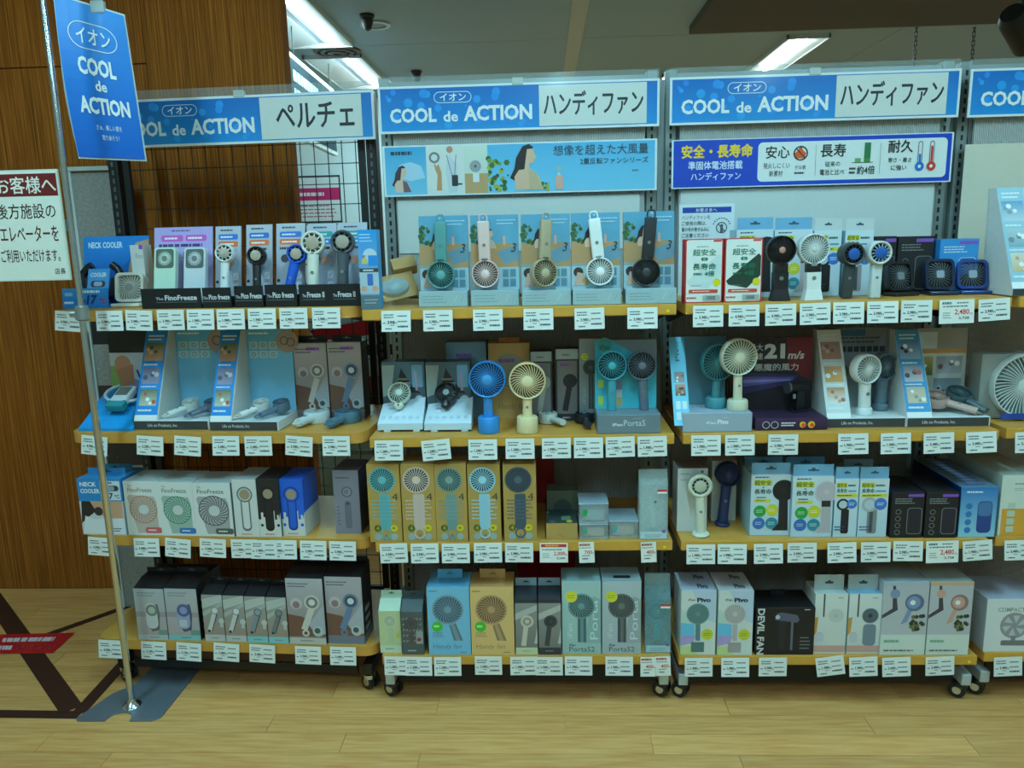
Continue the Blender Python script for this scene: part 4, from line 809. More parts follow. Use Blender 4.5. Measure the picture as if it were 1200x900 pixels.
bm = bmesh.new(); bx(bm, -.028, .028, -.04, .05, .004, .03, .008, 3); obj('cooler_body', bm, pm((206, 214, 218), .35), t, True)
obj('display_window', boxm(-.02, .02, -.002, .04, .03, .0312), pm((110, 116, 110), .2), t); obj('teal_cap', boxm(-.03, .03, -.055, -.024, .002, .03, .006, 3), pm((40, 140, 150), .25), t, True)
def life_display(label, u0, u1, vb, vt, sv, back, strip_pal, gap_u, group='white card displays with dark base strip', RK=None, Z=None, backcol=(96, 180, 226), wing=None):
    """white card display: slanted picture strip on the left, back panel, dark base strip"""
    RK = RK or R; Z = Z or Z2; x0, x1, y = spot(RK, Z, u0, u1, vb, .006); w = x1-x0; p = RK.wp(x0, y); um = (u0+u1)/2; bh = zof(RK, um, vb-11, y)-Z
    t = thing('card_display', label, 'display', (p.x, p.y, Z), (0, 0, RK.yaw), group); D = .16; zt = zof(RK, um, vt, y+D)-Z
    b = obj('base', boxm(0, w, 0, D, 0, bh, .001), pm((214, 218, 218), .5), t)
    d = Decal(w, bh); d.rect(.0, .05, .98, .95, (62, 64, 66)); d.text('Life on Products, Inc.', .18, .3, .58, .68, (206, 210, 210), .015); d.build('lettering', b, (0, -.0003, 0), (w, 0, 0), (0, 0, bh))
    leaned(t, 'back_panel', 0, w, D-.01, bh, D, zt, backcol, back)
    sw = w*.3
    leaned(t, 'picture_strip', 0, sw, .002, bh, D*.78, zt, (222, 226, 226), lambda d: strip(d, strip_pal), th=.003)
    bm = bmesh.new(); prism(bm, [(.004, bh), (D-.012, bh), (D-.002, zt), (D*.79, zt)], 'x', sw*.02, sw*.02+.002); obj('side_wing', bm, pm((212, 216, 214), .5), t)
    bm = bmesh.new(); prism(bm, [(.004, bh), (D-.012, bh), (D-.002, zt), (D*.79, zt)], 'x', sw+.0005, sw+.0025); obj('side_wing', bm, pm((206, 208, 202), .5), t)
    return t, x0, x1, y, bh, zt
def strip(d, pal):
    d.rect(0, 0, 1, 1, pal[0]); d.rect(0, 0, 1, .06, WHITE); d.bars(.15, .88, .85, .96, 2, WHITE, .4)
    photo(d, .08, .66, .92, .86, 3, pal[1]); photo(d, .12, .4, .88, .58, 5, pal[2]); photo(d, .12, .16, .88, .34, 8, pal[3]); d.bars(.1, .6, .9, .63, 1, WHITE, .6); d.bars(.1, .36, .9, .38, 1, WHITE, .6, 2); d.bars(.1, .09, .8, .13, 1, WHITE, .5, 3)
SKIN = (206, 160, 130)
PALB = ((30, 140, 222), ((196, 150, 120), (90, 110, 60), SKIN, (70, 80, 60)), ((150, 150, 180), (120, 120, 150), (90, 90, 120), (200, 200, 210)), ((190, 196, 180), (110, 120, 90), (190, 90, 70), WHITE))
def blue_back(d):
    d.rect(0, 0, 1, 1, (140, 206, 238), (96, 180, 226)); d.bars(.34, .93, .72, .97, 1, WHITE, .5)
    for i in range(3):
        for j in range(2): d.rrect(.34+i*.15, .76-j*.11, .47+i*.15, .85-j*.11, .01, (176, 206, 216)); d.ring(.405+i*.15, .805-j*.11, .02, .03, (90, 130, 150), 12)
    d.circ(.92, .85, .17, (170, 150, 140)); d.ring(.88, .86, .05, .065, (110, 90, 84)); d.ring(.98, .84, .05, .065, (110, 90, 84))
A = life_display('white card display with blue back, right of the curved blue stand', 158, 246, 504, 386, 388, blue_back, PALB, 0)
B = life_display('white card display with blue back, left of the boxed fans', 247, 327, 505, 386, 388, blue_back, PALB, 0)
for (tt, x0, x1, y, bh, zt), cols, names in ((A, ((206, 210, 206), (96, 110, 126)), ('white folding fan lying in the card display beside the curved stand', 'slate folding fan lying in the card display beside the curved stand')), (B, ((214, 216, 212), (92, 112, 130)), ('white folding fan lying in the second blue card display', 'slate folding fan lying in the second blue card display'))):
    for k, (cc, nn_) in enumerate(zip(cols, names)):
        xx = x0+(x1-x0)*(.5+.3*k); aim_fan('folding_fan', nn_, R, (xx-.022, y+.024, Z2+bh+.014), (xx+.02, y+.09, Z2+bh+.03), (0, -.2, 1), .026, .03, .024, (cc, (70, 76, 82), cc), hd=.018, loop=True, n=18, swirl=.3, group='folding fans in the blue card displays')
def cooler_photo(fan, hub, foot, purple=True, strip_=None):
    def fn(d):
        d.rect(0, 0, 1, 1, (136, 110, 100), (186, 184, 192)); d.poly([(0, .12), (1, .12), (1, .2), (.4, .42), (0, .46)], (120, 84, 70)); d.poly([(.55, .3), (1, .62), (1, .16), (.75, .14)], (176, 178, 188))
        d.bars(.05, .86, .6, .94, 2, (90, 90, 100), .4)
        if purple: d.bars(.4, .9, .9, .95, 1, (150, 60, 190), .8)
        d.circ(.25, .62, .16, (196, 190, 196)); d.circ(.25, .6, .1, (150, 120, 120)); d.line(.66, .54, .42, .22, .17, fan); d.ring(.46, .17, .05, .1, fan); d.circ(.68, .64, .21, fan); d.circ(.68, .64, .16, tuple(int(c*.6) for c in fan)); d.circ(.68, .64, .09, (216, 220, 222)); d.circ(.8, .2, .15, (190, 196, 198)); d.circ(.78, .21, .08, (70, 90, 90))
        d.rect(0, 0, 1, .1, foot); d.bars(.3, .04, .75, .065, 1, (120, 120, 124), .6)
    return fn
carton('cooler_box', 'photo carton of an ivory handheld cooler behind the lying white fan', R, Z2, 350, 388, 493, 402, .07, (44, 38, 40), cooler_photo((206, 202, 196), WHITE, (120, 116, 120)), yl=.18, tab=((34, 30, 32), .02, .9, .5, (120, 120, 120)), topcol=(120, 150, 190))
carton('cooler_box', 'photo carton of a blue handheld cooler behind the lying blue fan', R, Z2, 389, 428, 494, 401, .07, (44, 38, 40), cooler_photo((110, 136, 170), WHITE, (110, 110, 120)), yl=.18, tab=((34, 30, 32), .02, .9, .5, (120, 120, 120)), topcol=(120, 150, 190), side=lambda d: d.rect(.1, .1, .9, .9, (36, 32, 34)))
lying_fan('handheld_fan', 'white handheld fan lying on the second shelf of the left rack', R, Z2, 350, 502, 371, 481, .041, .036, .034, ((206, 216, 218), (120, 128, 130), (150, 158, 160)), loop=True, lift=.018)
lying_fan('handheld_fan', 'grey-blue handheld fan lying at the right end of the second shelf', R, Z2, 387, 503, 407, 481, .041, .036, .034, ((84, 122, 142), (50, 66, 76), (80, 110, 126)), loop=True, lift=.018)

# --- third shelf
def neck_box(d):
    d.rect(0, 0, 1, 1, (214, 216, 218)); d.rect(0, .6, 1, 1, (36, 132, 200)); d.text('NECK', .06, .86, .44, .94, WHITE, .03); d.text('COOLER', .06, .74, .5, .82, WHITE, .03); d.rect(.52, .62, .97, .96, (206, 216, 222)); d.bars(.6, .9, .85, .95, 1, INK, .6); d.rrect(.55, .78, .94, .88, .07, (40, 60, 70)); d.rrect(.64, .79, .84, .87, .04, (150, 160, 180)); d.text('-17', .55, .64, .8, .75, (30, 70, 90), .04); d.text('℃', .83, .65, .94, .72, (30, 70, 90), .02)
    d.rect(0, .0, 1, .6, (206, 206, 208)); d.poly([(0, .2), (.05, .6), (.3, .6), (.36, .42), (.14, .3)], (44, 34, 32)); d.poly([(.25, .6), (.98, .6), (.98, .3), (.7, .22), (.36, .42)], (206, 156, 128)); d.circ(.42, .42, .1, (50, 44, 46)); d.poly([(.02, .02), (.98, .02), (.98, .3), (.3, .28), (.1, .34)], (220, 224, 230)); d.bars(.62, .05, .9, .13, 2, (60, 70, 90), .5)
carton('neck_cooler_box', 'blue-topped neck cooler carton at the left end of the third shelf', R, Z3, 98, 149, 627, 561, .09, (40, 130, 190), neck_box, topcol=(50, 140, 196), tab=((54, 140, 196), .022, .86, .5, (30, 60, 80)), side=lambda d: (d.rect(.02, .01, .98, .6, (210, 214, 216)), d.bars(.2, .1, .8, .5, 6, (120, 130, 140), .3)))
carton('neck_cooler_box', 'second blue neck cooler carton behind the front one', R, Z3, 112, 160, 601, 556, .08, (46, 130, 176), None, yl=.15, tab=((54, 140, 180), .03, .86, .3, (30, 60, 80)), topcol=(46, 130, 176))
def fino(col, pill):
    def fn(d):
        d.rect(0, 0, 1, 1, (220, 222, 220)); d.text('The', .12, .9, .22, .94, (110, 116, 116), .01); d.text('FinoFreeze', .12, .8, .82, .88, tuple(int(c*.75) for c in col), .008)
        d.poly([(.08, .7), (.14, .75), (.86, .72), (.92, .62), (.92, .14), (.82, .05), (.3, .04)], tuple(int(200+(c-200)*.3) for c in col)); d.fan(.52, .48, .4, tuple(int(200+(c-200)*.25) for c in col), col, (214, 216, 214), 22, .7, .34, .05); d.circ(.54, .48, .14, (206, 208, 208)); d.rrect(.52, .04, 1, .15, .06, pill); d.bars(.6, .075, .9, .115, 1, WHITE, .6)
    return fn
for u0, u1, vb, vt, c, pl, lab in ((151, 191, 627, 564, (176, 130, 104), (206, 96, 96), 'white fan carton with beige swirl and red pill on the third shelf'), (190.5, 231, 628.5, 565, (70, 140, 110), (50, 120, 190), 'white fan carton with green swirl and blue pill on the third shelf'), (231, 275, 630, 566, (96, 92, 98), (90, 92, 88), 'white fan carton with grey swirl and grey pill on the third shelf')):
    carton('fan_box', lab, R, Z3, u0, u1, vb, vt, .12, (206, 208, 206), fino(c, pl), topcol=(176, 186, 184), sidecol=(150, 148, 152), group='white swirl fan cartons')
def pico(col, base, dark):
    def fn(d):
        d.rect(0, 0, 1, 1, base)
        if col != base:
            pts = [(0, 1), (1, 1), (1, .42)]
            for i, x in enumerate((1, .92, .92, .84, .84, .74, .74, .3, .3, .22, .22, .12, .12, 0)): pts.append((x, (.42, .3, .38, .38, .3, .3, .45, .45, .34, .34, .42, .42, .3, .3)[i]))
            d.poly(pts[:3]+pts[3:], col); d.circ(.14, .2, .07, col, 8); d.circ(.88, .2, .07, col, 8)
        d.rrect(.3, .1, .7, .78, .18, dark); d.rrect(.36, .14, .64, .7, .12, col if col != base else (214, 216, 214)); d.circ(.5, .74, .33, col if col != base else (196, 198, 196)); d.ring(.5, .74, .27, .33, dark); d.circ(.5, .74, .22, (164, 144, 120)); d.bars(.25, .03, .8, .06, 1, (200, 110, 70), .6)
    return fn
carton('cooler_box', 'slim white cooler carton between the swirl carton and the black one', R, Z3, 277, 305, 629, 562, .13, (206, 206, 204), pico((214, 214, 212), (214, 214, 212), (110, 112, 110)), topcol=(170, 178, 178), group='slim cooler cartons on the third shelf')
carton('cooler_box', 'slim black cooler carton with dripping paint print on the third shelf', R, Z3, 305, 331, 629, 561, .13, (30, 30, 32), pico((34, 34, 36), (214, 214, 210), (20, 20, 22)), topcol=(26, 28, 30), group='slim cooler cartons on the third shelf')
carton('cooler_box', 'slim bright blue cooler carton with dripping paint print', R, Z3, 331, 359, 628, 562, .13, (24, 92, 206), pico((24, 96, 210), (214, 216, 214), (20, 60, 140)), topcol=(24, 84, 190), side=lambda d: (d.rect(0, 0, 1, .42, (206, 208, 206)),), group='slim cooler cartons on the third shelf')
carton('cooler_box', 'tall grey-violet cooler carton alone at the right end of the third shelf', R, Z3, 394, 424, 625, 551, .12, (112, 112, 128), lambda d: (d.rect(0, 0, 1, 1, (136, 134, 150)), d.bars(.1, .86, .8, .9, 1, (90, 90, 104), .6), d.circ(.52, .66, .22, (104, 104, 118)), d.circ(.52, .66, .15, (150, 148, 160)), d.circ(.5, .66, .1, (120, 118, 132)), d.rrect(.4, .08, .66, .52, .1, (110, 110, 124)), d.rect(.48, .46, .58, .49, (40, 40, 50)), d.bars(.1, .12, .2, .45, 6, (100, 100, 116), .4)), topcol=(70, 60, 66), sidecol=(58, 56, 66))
# --- bottom shelf
BT = (30, 30, 34)
def lying_photo(fan, accent, foot):
    def fn(d):
        d.rect(0, 0, 1, 1, (176, 160, 160), (178, 184, 188)); d.rect(0, .45, 1, .55, (160, 150, 156)); d.bars(.1, .84, .7, .94, 2, (130, 136, 140), .4)
        d.poly([(.36, .3), (.44, .7), (.76, .7), (.8, .5), (.74, .2), (.5, .16)], tuple(int(c*.5) for c in fan)); d.rrect(.33, .22, .72, .72, .18, fan); d.circ(.54, .58, .2, accent); d.circ(.54, .58, .12, tuple(min(255, c+60) for c in accent)); d.rrect(.38, .26, .62, .4, .04, (200, 200, 206)); d.rect(.7, .1, 1, .2, (120, 150, 140)); d.rect(0, 0, 1, .1, foot); d.bars(.4, .035, .8, .065, 1, (110, 120, 126), .6)
    return fn
carton('fan_box', 'black-topped photo carton of a pale slim fan on the bottom shelf', R, Z4, 163, 198, 750, 690, .1, BT, lying_photo((206, 204, 198), (120, 130, 120), (184, 186, 184)), wedge=(BT, .03), tab=(BT, .018, .98, .85, (90, 90, 96)), group='black-topped slim fan cartons')
carton('fan_box', 'black-topped photo carton of a lilac slim fan on the bottom shelf', R, Z4, 198.5, 236, 750, 690, .1, BT, lying_photo((160, 166, 200), (84, 94, 140), (130, 190, 196)), wedge=(BT, .03), tab=(BT, .018, .98, .85, (90, 90, 96)), side=lambda d: [d.rect(.2, .15+.14*k, .6, .22+.14*k, (150, 160, 164)) for k in range(5)], group='black-topped slim fan cartons')
def stick_photo(fan, foot):
    def fn(d):
        d.rect(0, 0, 1, 1, (160, 136, 120), (156, 160, 156)); d.poly([(0, .9), (1, 1), (1, .85), (0, .7)], (190, 194, 190)); d.poly([(0, .62), (1, .85), (1, .78), (0, .52)], (176, 180, 176)); d.line(.62, .6, .28, .22, .22, (80, 70, 66)); d.line(.58, .62, .25, .22, .2, fan); d.ring(.6, .66, .14, .19, tuple(int(c*.7) for c in fan)); d.circ(.6, .66, .14, tuple(min(255, c+14) for c in fan)); d.circ(.24, .22, .07, (50, 50, 54)); d.circ(.88, .44, .14, (196, 198, 200)); d.rect(.8, .3, .95, .4, (186, 190, 194)); d.rect(0, 0, 1, .14, foot); d.bars(.3, .05, .8, .085, 1, (120, 124, 128), .6)
    return fn
for u0, u1, vb, vt, f_, ft, lab in ((241, 265, 751, 697, (206, 206, 206), (190, 192, 194), 'leftmost of the four small black-topped stick fan cartons'), (265.5, 290, 752, 698, (206, 206, 208), (190, 192, 194), 'second of the four small black-topped stick fan cartons'), (290.5, 315, 753, 699, (130, 146, 158), (130, 196, 204), 'third of the four small stick fan cartons, pale teal foot'), (315.5, 339, 754, 700, (110, 122, 124), (130, 196, 204), 'rightmost of the four small stick fan cartons, pale teal foot')):
    carton('fan_box', lab, R, Z4, u0, u1, vb, vt, .075, BT, stick_photo(f_, ft), wedge=(BT, .028), tab=(BT, .016, .98, .85, (110, 110, 116)), group='small stick fan cartons')
carton('cooler_box', 'large photo carton of an ivory handheld cooler on the bottom shelf', R, Z4, 340, 383, 755, 678, .1, BT, cooler_photo((206, 204, 196), WHITE, (196, 192, 184), False), wedge=(BT, .03), tab=(BT, .016, .98, .85, (110, 110, 116)))
carton('cooler_box', 'large photo carton of a blue handheld cooler on the bottom shelf', R, Z4, 385, 428, 754, 676, .1, BT, cooler_photo((104, 130, 166), WHITE, (116, 126, 150), False), wedge=(BT, .03), tab=(BT, .016, .98, .85, (110, 110, 116)), side=lambda d: [d.rect(.2, .15+.14*k, .7, .22+.14*k, (150, 160, 164)) for k in range(3)]+[d.rect(0, 0, 1, .12, (110, 120, 144))])
carton('fan_box', 'dark carton in the back row of the bottom shelf', R, Z4, 178, 250, 722, 672, .08, (26, 26, 30), None, yl=.17)

# ================================================================== WARES ON THE MIDDLE RACK
Z1, Z2, Z3, Z4 = SH
R = RM
# --- top shelf
carton('fan_box', 'narrow bright blue photo carton at the left end of the top shelf', R, Z1, 423.5, 446, 361, 269, .05, (60, 150, 210), lambda d: (d.rect(0, 0, 1, 1, (150, 176, 190), (30, 150, 224)), d.bars(.1, .84, .8, .96, 3, (200, 226, 240), .3), d.circ(.6, .68, .36, (190, 210, 226)), person(d, .3, .62, .6, (206, 170, 150), (60, 44, 40), (206, 196, 120)), d.rect(.5, .55, 1, .68, (40, 140, 220)), d.rect(0, .47, 1, .52, (60, 66, 70)), d.bars(.2, .48, .9, .51, 1, WHITE, .6), d.rect(0, .2, 1, .47, (176, 196, 210)), d.rrect(.4, .3, .7, .45, .05, (60, 110, 190)), d.circ(.2, .26, .16, (206, 160, 136)), d.circ(.8, .26, .16, (206, 160, 136)), d.rect(0, 0, 1, .18, (90, 116, 130)), d.bars(.2, .06, .9, .14, 2, (170, 190, 196), .3)), yl=.012)
# kraft blister pack lying on its back
a = R.std(466, 358, Z1); p = R.wp(a.x, a.y+.05)
t = thing('blister_pack', 'kraft card blister pack with clear dome lying on the top shelf', 'package', (p.x, p.y-.015, Z1+.05), (math.radians(48), math.radians(-10), math.radians(20)))
obj('card', boxm(-.055, .055, -.04, .055, -.001, .001), pm((190, 150, 92), .7, var=.1), t)
obj('blister', lathe(bmesh.new(), [(.036, .001), (.034, .016), (.022, .026), (.0005, .03)], (-.012, 0, 0), 'z', 28, 1.25, .9), clear_mat((200, 224, 230), .45, .08), t, True)
obj('cap_inside', lathe(bmesh.new(), [(.016, .002), (.016, .012), (.001, .014)], (-.012, 0, 0), 'z', 20), pm((150, 172, 176), .3), t, True)
obj('kraft_box', boxm(.0, .075, .056, .1, -.02, .02, .001), pm((184, 146, 90), .7, var=.08), t)
# five hanging-fan displays
def hang_card(d):
    d.rect(0, 0, 1, 1, (110, 170, 196), (90, 158, 190)); r = random.Random(9)
    d.rect(0, .3, 1, .62, (186, 146, 100)); d.poly([(.55, .5), (1, .62), (1, .4), (.7, .34)], (110, 150, 170)); d.rect(0, .0, 1, .3, (170, 196, 206)); d.rect(0, .3, .3, .34, (150, 160, 160))
    for i in range(26): d.circ(.02+.22*r.random()**1.5, .6+.26*r.random(), r.uniform(.02, .05), r.choice([(60, 100, 60), (90, 130, 60), (50, 84, 50)]), 6)
    d.k += 1
    woman(d, .38, .62, .3, (44, 30, 34), (226, 190, 164), (206, 180, 150)); d.bars(.55, .86, .95, .95, 2, (190, 220, 236), .3); d.line(.7, .72, .7, .6, .05, (220, 170, 150)); d.text('3', .84, .5, .95, .62, (40, 60, 70), .0, .25)
    d.circ(.14, .22, .1, (60, 44, 40)); d.poly([(.05, .04), (.3, .04), (.25, .2), (.12, .22)], (206, 170, 150)); d.circ(.3, .1, .08, (190, 150, 96))
    for i in range(2):
        for j in range(2): d.rect(.66+.15*i, .04+.13*j, .78+.15*i, .14+.13*j, (90, 140, 160))
HANG = ((491, 548.5, 359.5, 253, (86, 150, 150), (40, 84, 84), (100, 164, 164), 517, 322, 516, 256, 0, 'teal'), (552, 608.5, 358.5, 252, (226, 196, 190), (120, 100, 100), (230, 206, 200), 569, 321, 566, 255, 0, 'pale pink'), (611.5, 669.5, 358, 251, (176, 160, 130), (84, 78, 66), (190, 174, 144), 637, 320, 640, 254, .5, 'beige'), (671, 728.5, 357, 249.5, (232, 236, 236), (130, 140, 140), (236, 238, 238), 703, 318, 696, 252, 0, 'white'), (733, 793, 356, 248, (44, 46, 50), (24, 26, 28), (60, 62, 66), 757, 319, 763, 250, 0, 'black'))
for i, (u0, u1, vb, vt, c1, c2, c3, hu, hv, tu, tv, turn, nm) in enumerate(HANG):
    fy = .012 if turn else .03
    x0, x1, y = spot(R, Z1, u0, u1, vb, .006); w = x1-x0; p = R.wp(x0, y); th = zof(R, (u0+u1)/2, vb-18, y)-Z1; ch = zof(R, (u0+u1)/2, vt, y+.08)-Z1
    t = thing('hanging_fan_display', f'pale blue photo display carrying the {nm} hanging fan', 'display', (p.x, p.y, Z1), group='photo displays of hanging fans on the top shelf')
    b = obj('base', boxm(.0006, w-.0006, 0, .085, 0, th, .0012), pm((160, 186, 192), .5), t)
    d = Decal(w, th); d.rect(.01, .02, .99, .98, (160, 186, 192)); d.bars(.08, .2, .6, .78, 3, (130, 156, 164), .3); d.line(.72, .3, .8, .75, .012, (190, 206, 210)); d.line(.86, .3, .92, .7, .012, (140, 166, 172)); d.build('lettering', b, (0, -.0002, 0), (w, 0, 0), (0, 0, th))
    leaned(t, 'back_card', 0, w, .05, th, .062, ch, (150, 190, 206), hang_card, th=.022)
    s = mpp(R.wp(x0, y, Z1)); top = R.hit(tu, tv+4, y+.032); hp = R.hit(hu, hv, y+fy)
    aim_fan('handheld_fan', f'{nm} hanging handheld fan with its head pointing down', R, top, hp, (turn, -1, .05), 16.5*s, .026, 14*s, (c1, c2, c3), hd=.02, style='box', n=26, swirl=.0, hub=.3, rim=.12, loop=True, group='hanging fans on the photo displays')
    obj('hook', boxm((top.x-x0)-.003, (top.x-x0)+.003, .02, .05, top.z-Z1+.0075, top.z-Z1+.0115, .0005), clear_mat((226, 234, 236), .7), t)
# --- second shelf, back row
def shapes_box(d):
    d.rect(0, 0, 1, 1, (60, 80, 90), (80, 104, 116)); d.poly([(0, .95), (.3, .95), (.2, .5), (0, .45)], (150, 164, 160)); d.poly([(.45, .9), (.3, .55), (.9, .5), (.7, .62)], (34, 34, 40)); d.text('SHAPES', .34, .6, .66, .68, (190, 180, 186), .02); d.bars(.36, .7, .66, .76, 1, (150, 130, 90), .5); d.rrect(.7, .6, .95, .95, .03, (110, 160, 190)); d.line(.78, .85, .8, .55, .05, (190, 150, 170)); d.circ(.85, .4, .11, (190, 206, 216)); d.poly([(.6, .1), (.98, .12), (.95, .32), (.75, .36)], (130, 90, 80)); d.rect(.55, .06, .75, .3, (40, 70, 110))
carton('patterned_fan_box', 'dark patterned carton behind the white mini fan', R, Z2, 450, 500, 487, 424, .06, (66, 84, 92), shapes_box, yl=.15)
carton('patterned_fan_box', 'dark patterned carton behind the black mini fan', R, Z2, 501, 553, 486, 424, .06, (66, 84, 92), shapes_box, yl=.14)
carton('fan_box', 'tall pale blue carton behind the blue standing fan', R, Z2, 525, 572, 484, 401, .08, (110, 150, 176), lambda d: (d.rect(0, 0, 1, 1, (120, 160, 186)), d.circ(.5, .62, .4, (96, 130, 150)), d.bars(.25, .8, .75, .86, 1, (150, 70, 190), .8), d.bars(.2, .1, .7, .16, 1, (80, 110, 130), .5)), yl=.235)
carton('fan_box', 'tall tan carton behind the cream standing fan', R, Z2, 574, 622, 482, 402, .08, (200, 156, 90), lambda d: (d.rect(0, 0, 1, 1, (204, 164, 100)), d.circ(.5, .64, .42, (150, 150, 130)), d.bars(.25, .74, .75, .8, 1, (130, 80, 170), .8), d.text('Handy fan', .2, .1, .9, .2, (160, 120, 70), .0, .2)), yl=.225, tab=((206, 130, 50), .014, .5, .4, (150, 90, 40)))
def slimdark(fan):
    return lambda d: (d.rect(0, 0, 1, 1, (50, 52, 60)), d.rect(.03, .86, .97, 1, (176, 186, 184)), d.bars(.3, .9, .7, .94, 1, (110, 116, 116), .6), d.rect(.08, .1, .92, .84, (130, 126, 130)), d.bars(.2, .76, .7, .81, 1, (140, 70, 180), .7), d.line(.6, .5, .4, .14, .24, fan), d.circ(.62, .56, .3, fan), d.bars(.3, .03, .7, .06, 1, (200, 204, 204), .6))
carton('fan_box', 'dark slim carton with a pale fan photo behind the lying white fan', R, Z2, 622, 648, 482, 412, .06, (50, 52, 60), slimdark((180, 184, 180)), yl=.18)
carton('fan_box', 'dark slim carton with a black fan photo behind the lying black fan', R, Z2, 651, 679, 481, 409, .06, (50, 52, 60), slimdark((40, 42, 46)), yl=.18)
def porta_box(fan, bg):
    def fn(d):
        d.rect(0, 0, 1, 1, bg, tuple(min(255, c+12) for c in bg)); d.poly([(.55, .15), (1, .15), (1, .75), (.8, .8)], tuple(max(0, c-14) for c in bg)); d.text('iFan', .18, .105, .34, .14, (60, 66, 70), .02); d.text('PortaS2', .18, .03, .84, .1, (70, 78, 82), .0)
        d.text('Porta', .72, .2, .92, .74, tuple(min(255, c+34) for c in bg), .0, rot=90); d.rrect(.4, .16, .62, .58, .02, tuple(int(c*.72) for c in fan)); d.rect(.47, .16, .55, .58, fan); d.fan(.5, .66, .34, tuple(int(c*.5) for c in fan), fan, tuple(min(255, c+10) for c in fan), 24, .55); d.circ(.24, .79, .155, (222, 218, 60), 16); d.bars(.14, .76, .34, .82, 2, (150, 140, 40), .3); d.text('iFan', .14, .22, .26, .42, tuple(min(255, c+34) for c in bg), .0, rot=90)
    return fn
carton('fan_box', 'grey fan carton with a yellow dot behind the teal pair display', R, Z2, 679, 706, 483, 397, .06, (130, 138, 140), porta_box((90, 100, 100), (136, 146, 148)), yl=.16)
# white mini fan wedges
for u0, u1, vb, fu, col, dark, hub, nm in ((442.5, 496, 506, 468, (216, 226, 210), (80, 92, 84), (210, 226, 220), 'white'), (497, 553, 506, 523, (38, 42, 44), (22, 24, 26), (140, 160, 166), 'black')):
    x0, x1, y = spot(R, Z2, u0, u1, vb, .012); w = x1-x0; p = R.wp(x0, y)
    t = thing('wedge_display', f'white paper wedge stand holding the {nm} mini fan', 'display', (p.x, p.y, Z2), group='white wedge stands'); fh = .036; D = .085
    bm = bmesh.new(); hexa(bm, [(0.001, 0, .006), (w-.001, 0, .006), (w-.001, D, .006), (.001, D, .006), (.001, 0, .026), (w-.001, 0, .026), (w-.001, D, .09), (.004, D, .07)]); wd_ = obj('wedge', bm, pm((206, 224, 236), .5, var=.03), t)
    for x in (w*.14, w*.78): obj('foot_tab', boxm(x, x+.02, .001, .02, 0, .007), pm((206, 224, 236), .5), t)
    d = Decal(w, .09); d.bars(.2, .55, .8, .75, 1, (186, 206, 222), .4)
    for k in range(6): d.ring(.12+.15*k, .22, .025, .035, (150, 176, 200), 12)
    d.build('drawn_icons', wd_, (0, 0, .0265), (w, 0, 0), (0, D, .052), gap=.004)
    q = R.hit(fu, 494, y+.03); h = R.hit(fu, 461, y+.06); q.z = Z2+.064; s = mpp(R.wp(q.x, q.y, Z2))
    aim_fan('mini_fan', f'{nm} mini fan with pointed handle on the white wedge stand', R, q, h, (0, -1, .2), 13.5*s, .02, 11*s, (col, dark, hub), style='taper', n=18, swirl=.45, hub=.28, rim=.12, group='mini fans on the wedge stands')
stand_fan('standing_fan', 'bright blue fan standing on a round base on the second shelf', R, Z2, 573, 506, 571, 444, 21.5, .03, ((50, 140, 214), (14, 44, 84), (70, 156, 220)), 11, base=(12.5, 19), n=30, swirl=.55, hub=.26, min_y=.034)
stand_fan('standing_fan', 'cream fan standing on a round base on the second shelf', R, Z2, 618, 506, 618, 446, 21.5, .03, ((232, 212, 164), (104, 66, 40), (236, 220, 180)), 11.5, base=(12.5, 19), n=30, swirl=.55, hub=.28, min_y=.034)
lying_fan('handheld_fan', 'white handheld fan lying beside the cream standing fan', R, Z2, 660, 501, 642, 484, .03, .03, .024, ((206, 214, 208), (120, 130, 128), (160, 170, 168)), lift=.016)
lying_fan('handheld_fan', 'black handheld fan lying left of the teal pair display', R, Z2, 689, 504, 685, 484, .029, .03, .024, ((38, 44, 54), (24, 26, 30), (130, 150, 160)), lift=.016)
# teal pair display
x0, x1, y = spot(R, Z2, 700, 774, 508, .008); w = x1-x0; p = R.wp(x0, y); th = zof(R, 737, 486, y)-Z2; ch = zof(R, 737, 398, y+.1)-Z2
t = thing('pair_display', 'teal card display with grey base holding two upright fans', 'display', (p.x, p.y, Z2))
b = obj('base', boxm(0, w, 0, .1, 0, th, .0012), pm((112, 130, 140), .5), t); d = Decal(w, th); d.rect(.005, .02, .995, .98, (112, 130, 140)); d.text('iFan', .24, .4, .4, .56, (214, 224, 230), .03); d.text('PortaS', .42, .4, .76, .72, (206, 218, 226), .0); d.bars(.56, .76, .76, .82, 1, (150, 166, 176), .5); d.build('lettering', b, (0, -.0002, 0), (w, 0, 0), (0, 0, th))
leaned(t, 'back_card', 0, w, .09, th, .1, ch, (50, 176, 200), lambda d: (d.rect(0, 0, 1, 1, (70, 196, 216), (54, 160, 180)), d.poly([(.25, 1), (1, .62), (1, 1)], (120, 130, 136)), d.circ(.16, .93, .12, (60, 150, 140)), d.text('iFan', .08, .86, .24, .93, (40, 80, 90), .02), d.rrect(.05, .3, .14, .42, .02, (190, 214, 90)), d.rrect(.05, .05, .14, .18, .02, (190, 214, 90)), d.rect(.3, .28, .44, .4, (150, 140, 170)), d.rect(.3, .16, .44, .27, (200, 210, 216)), d.rect(.3, .03, .44, .16, (206, 170, 110)), d.rrect(.33, .4, .42, .55, .02, (120, 180, 200))))
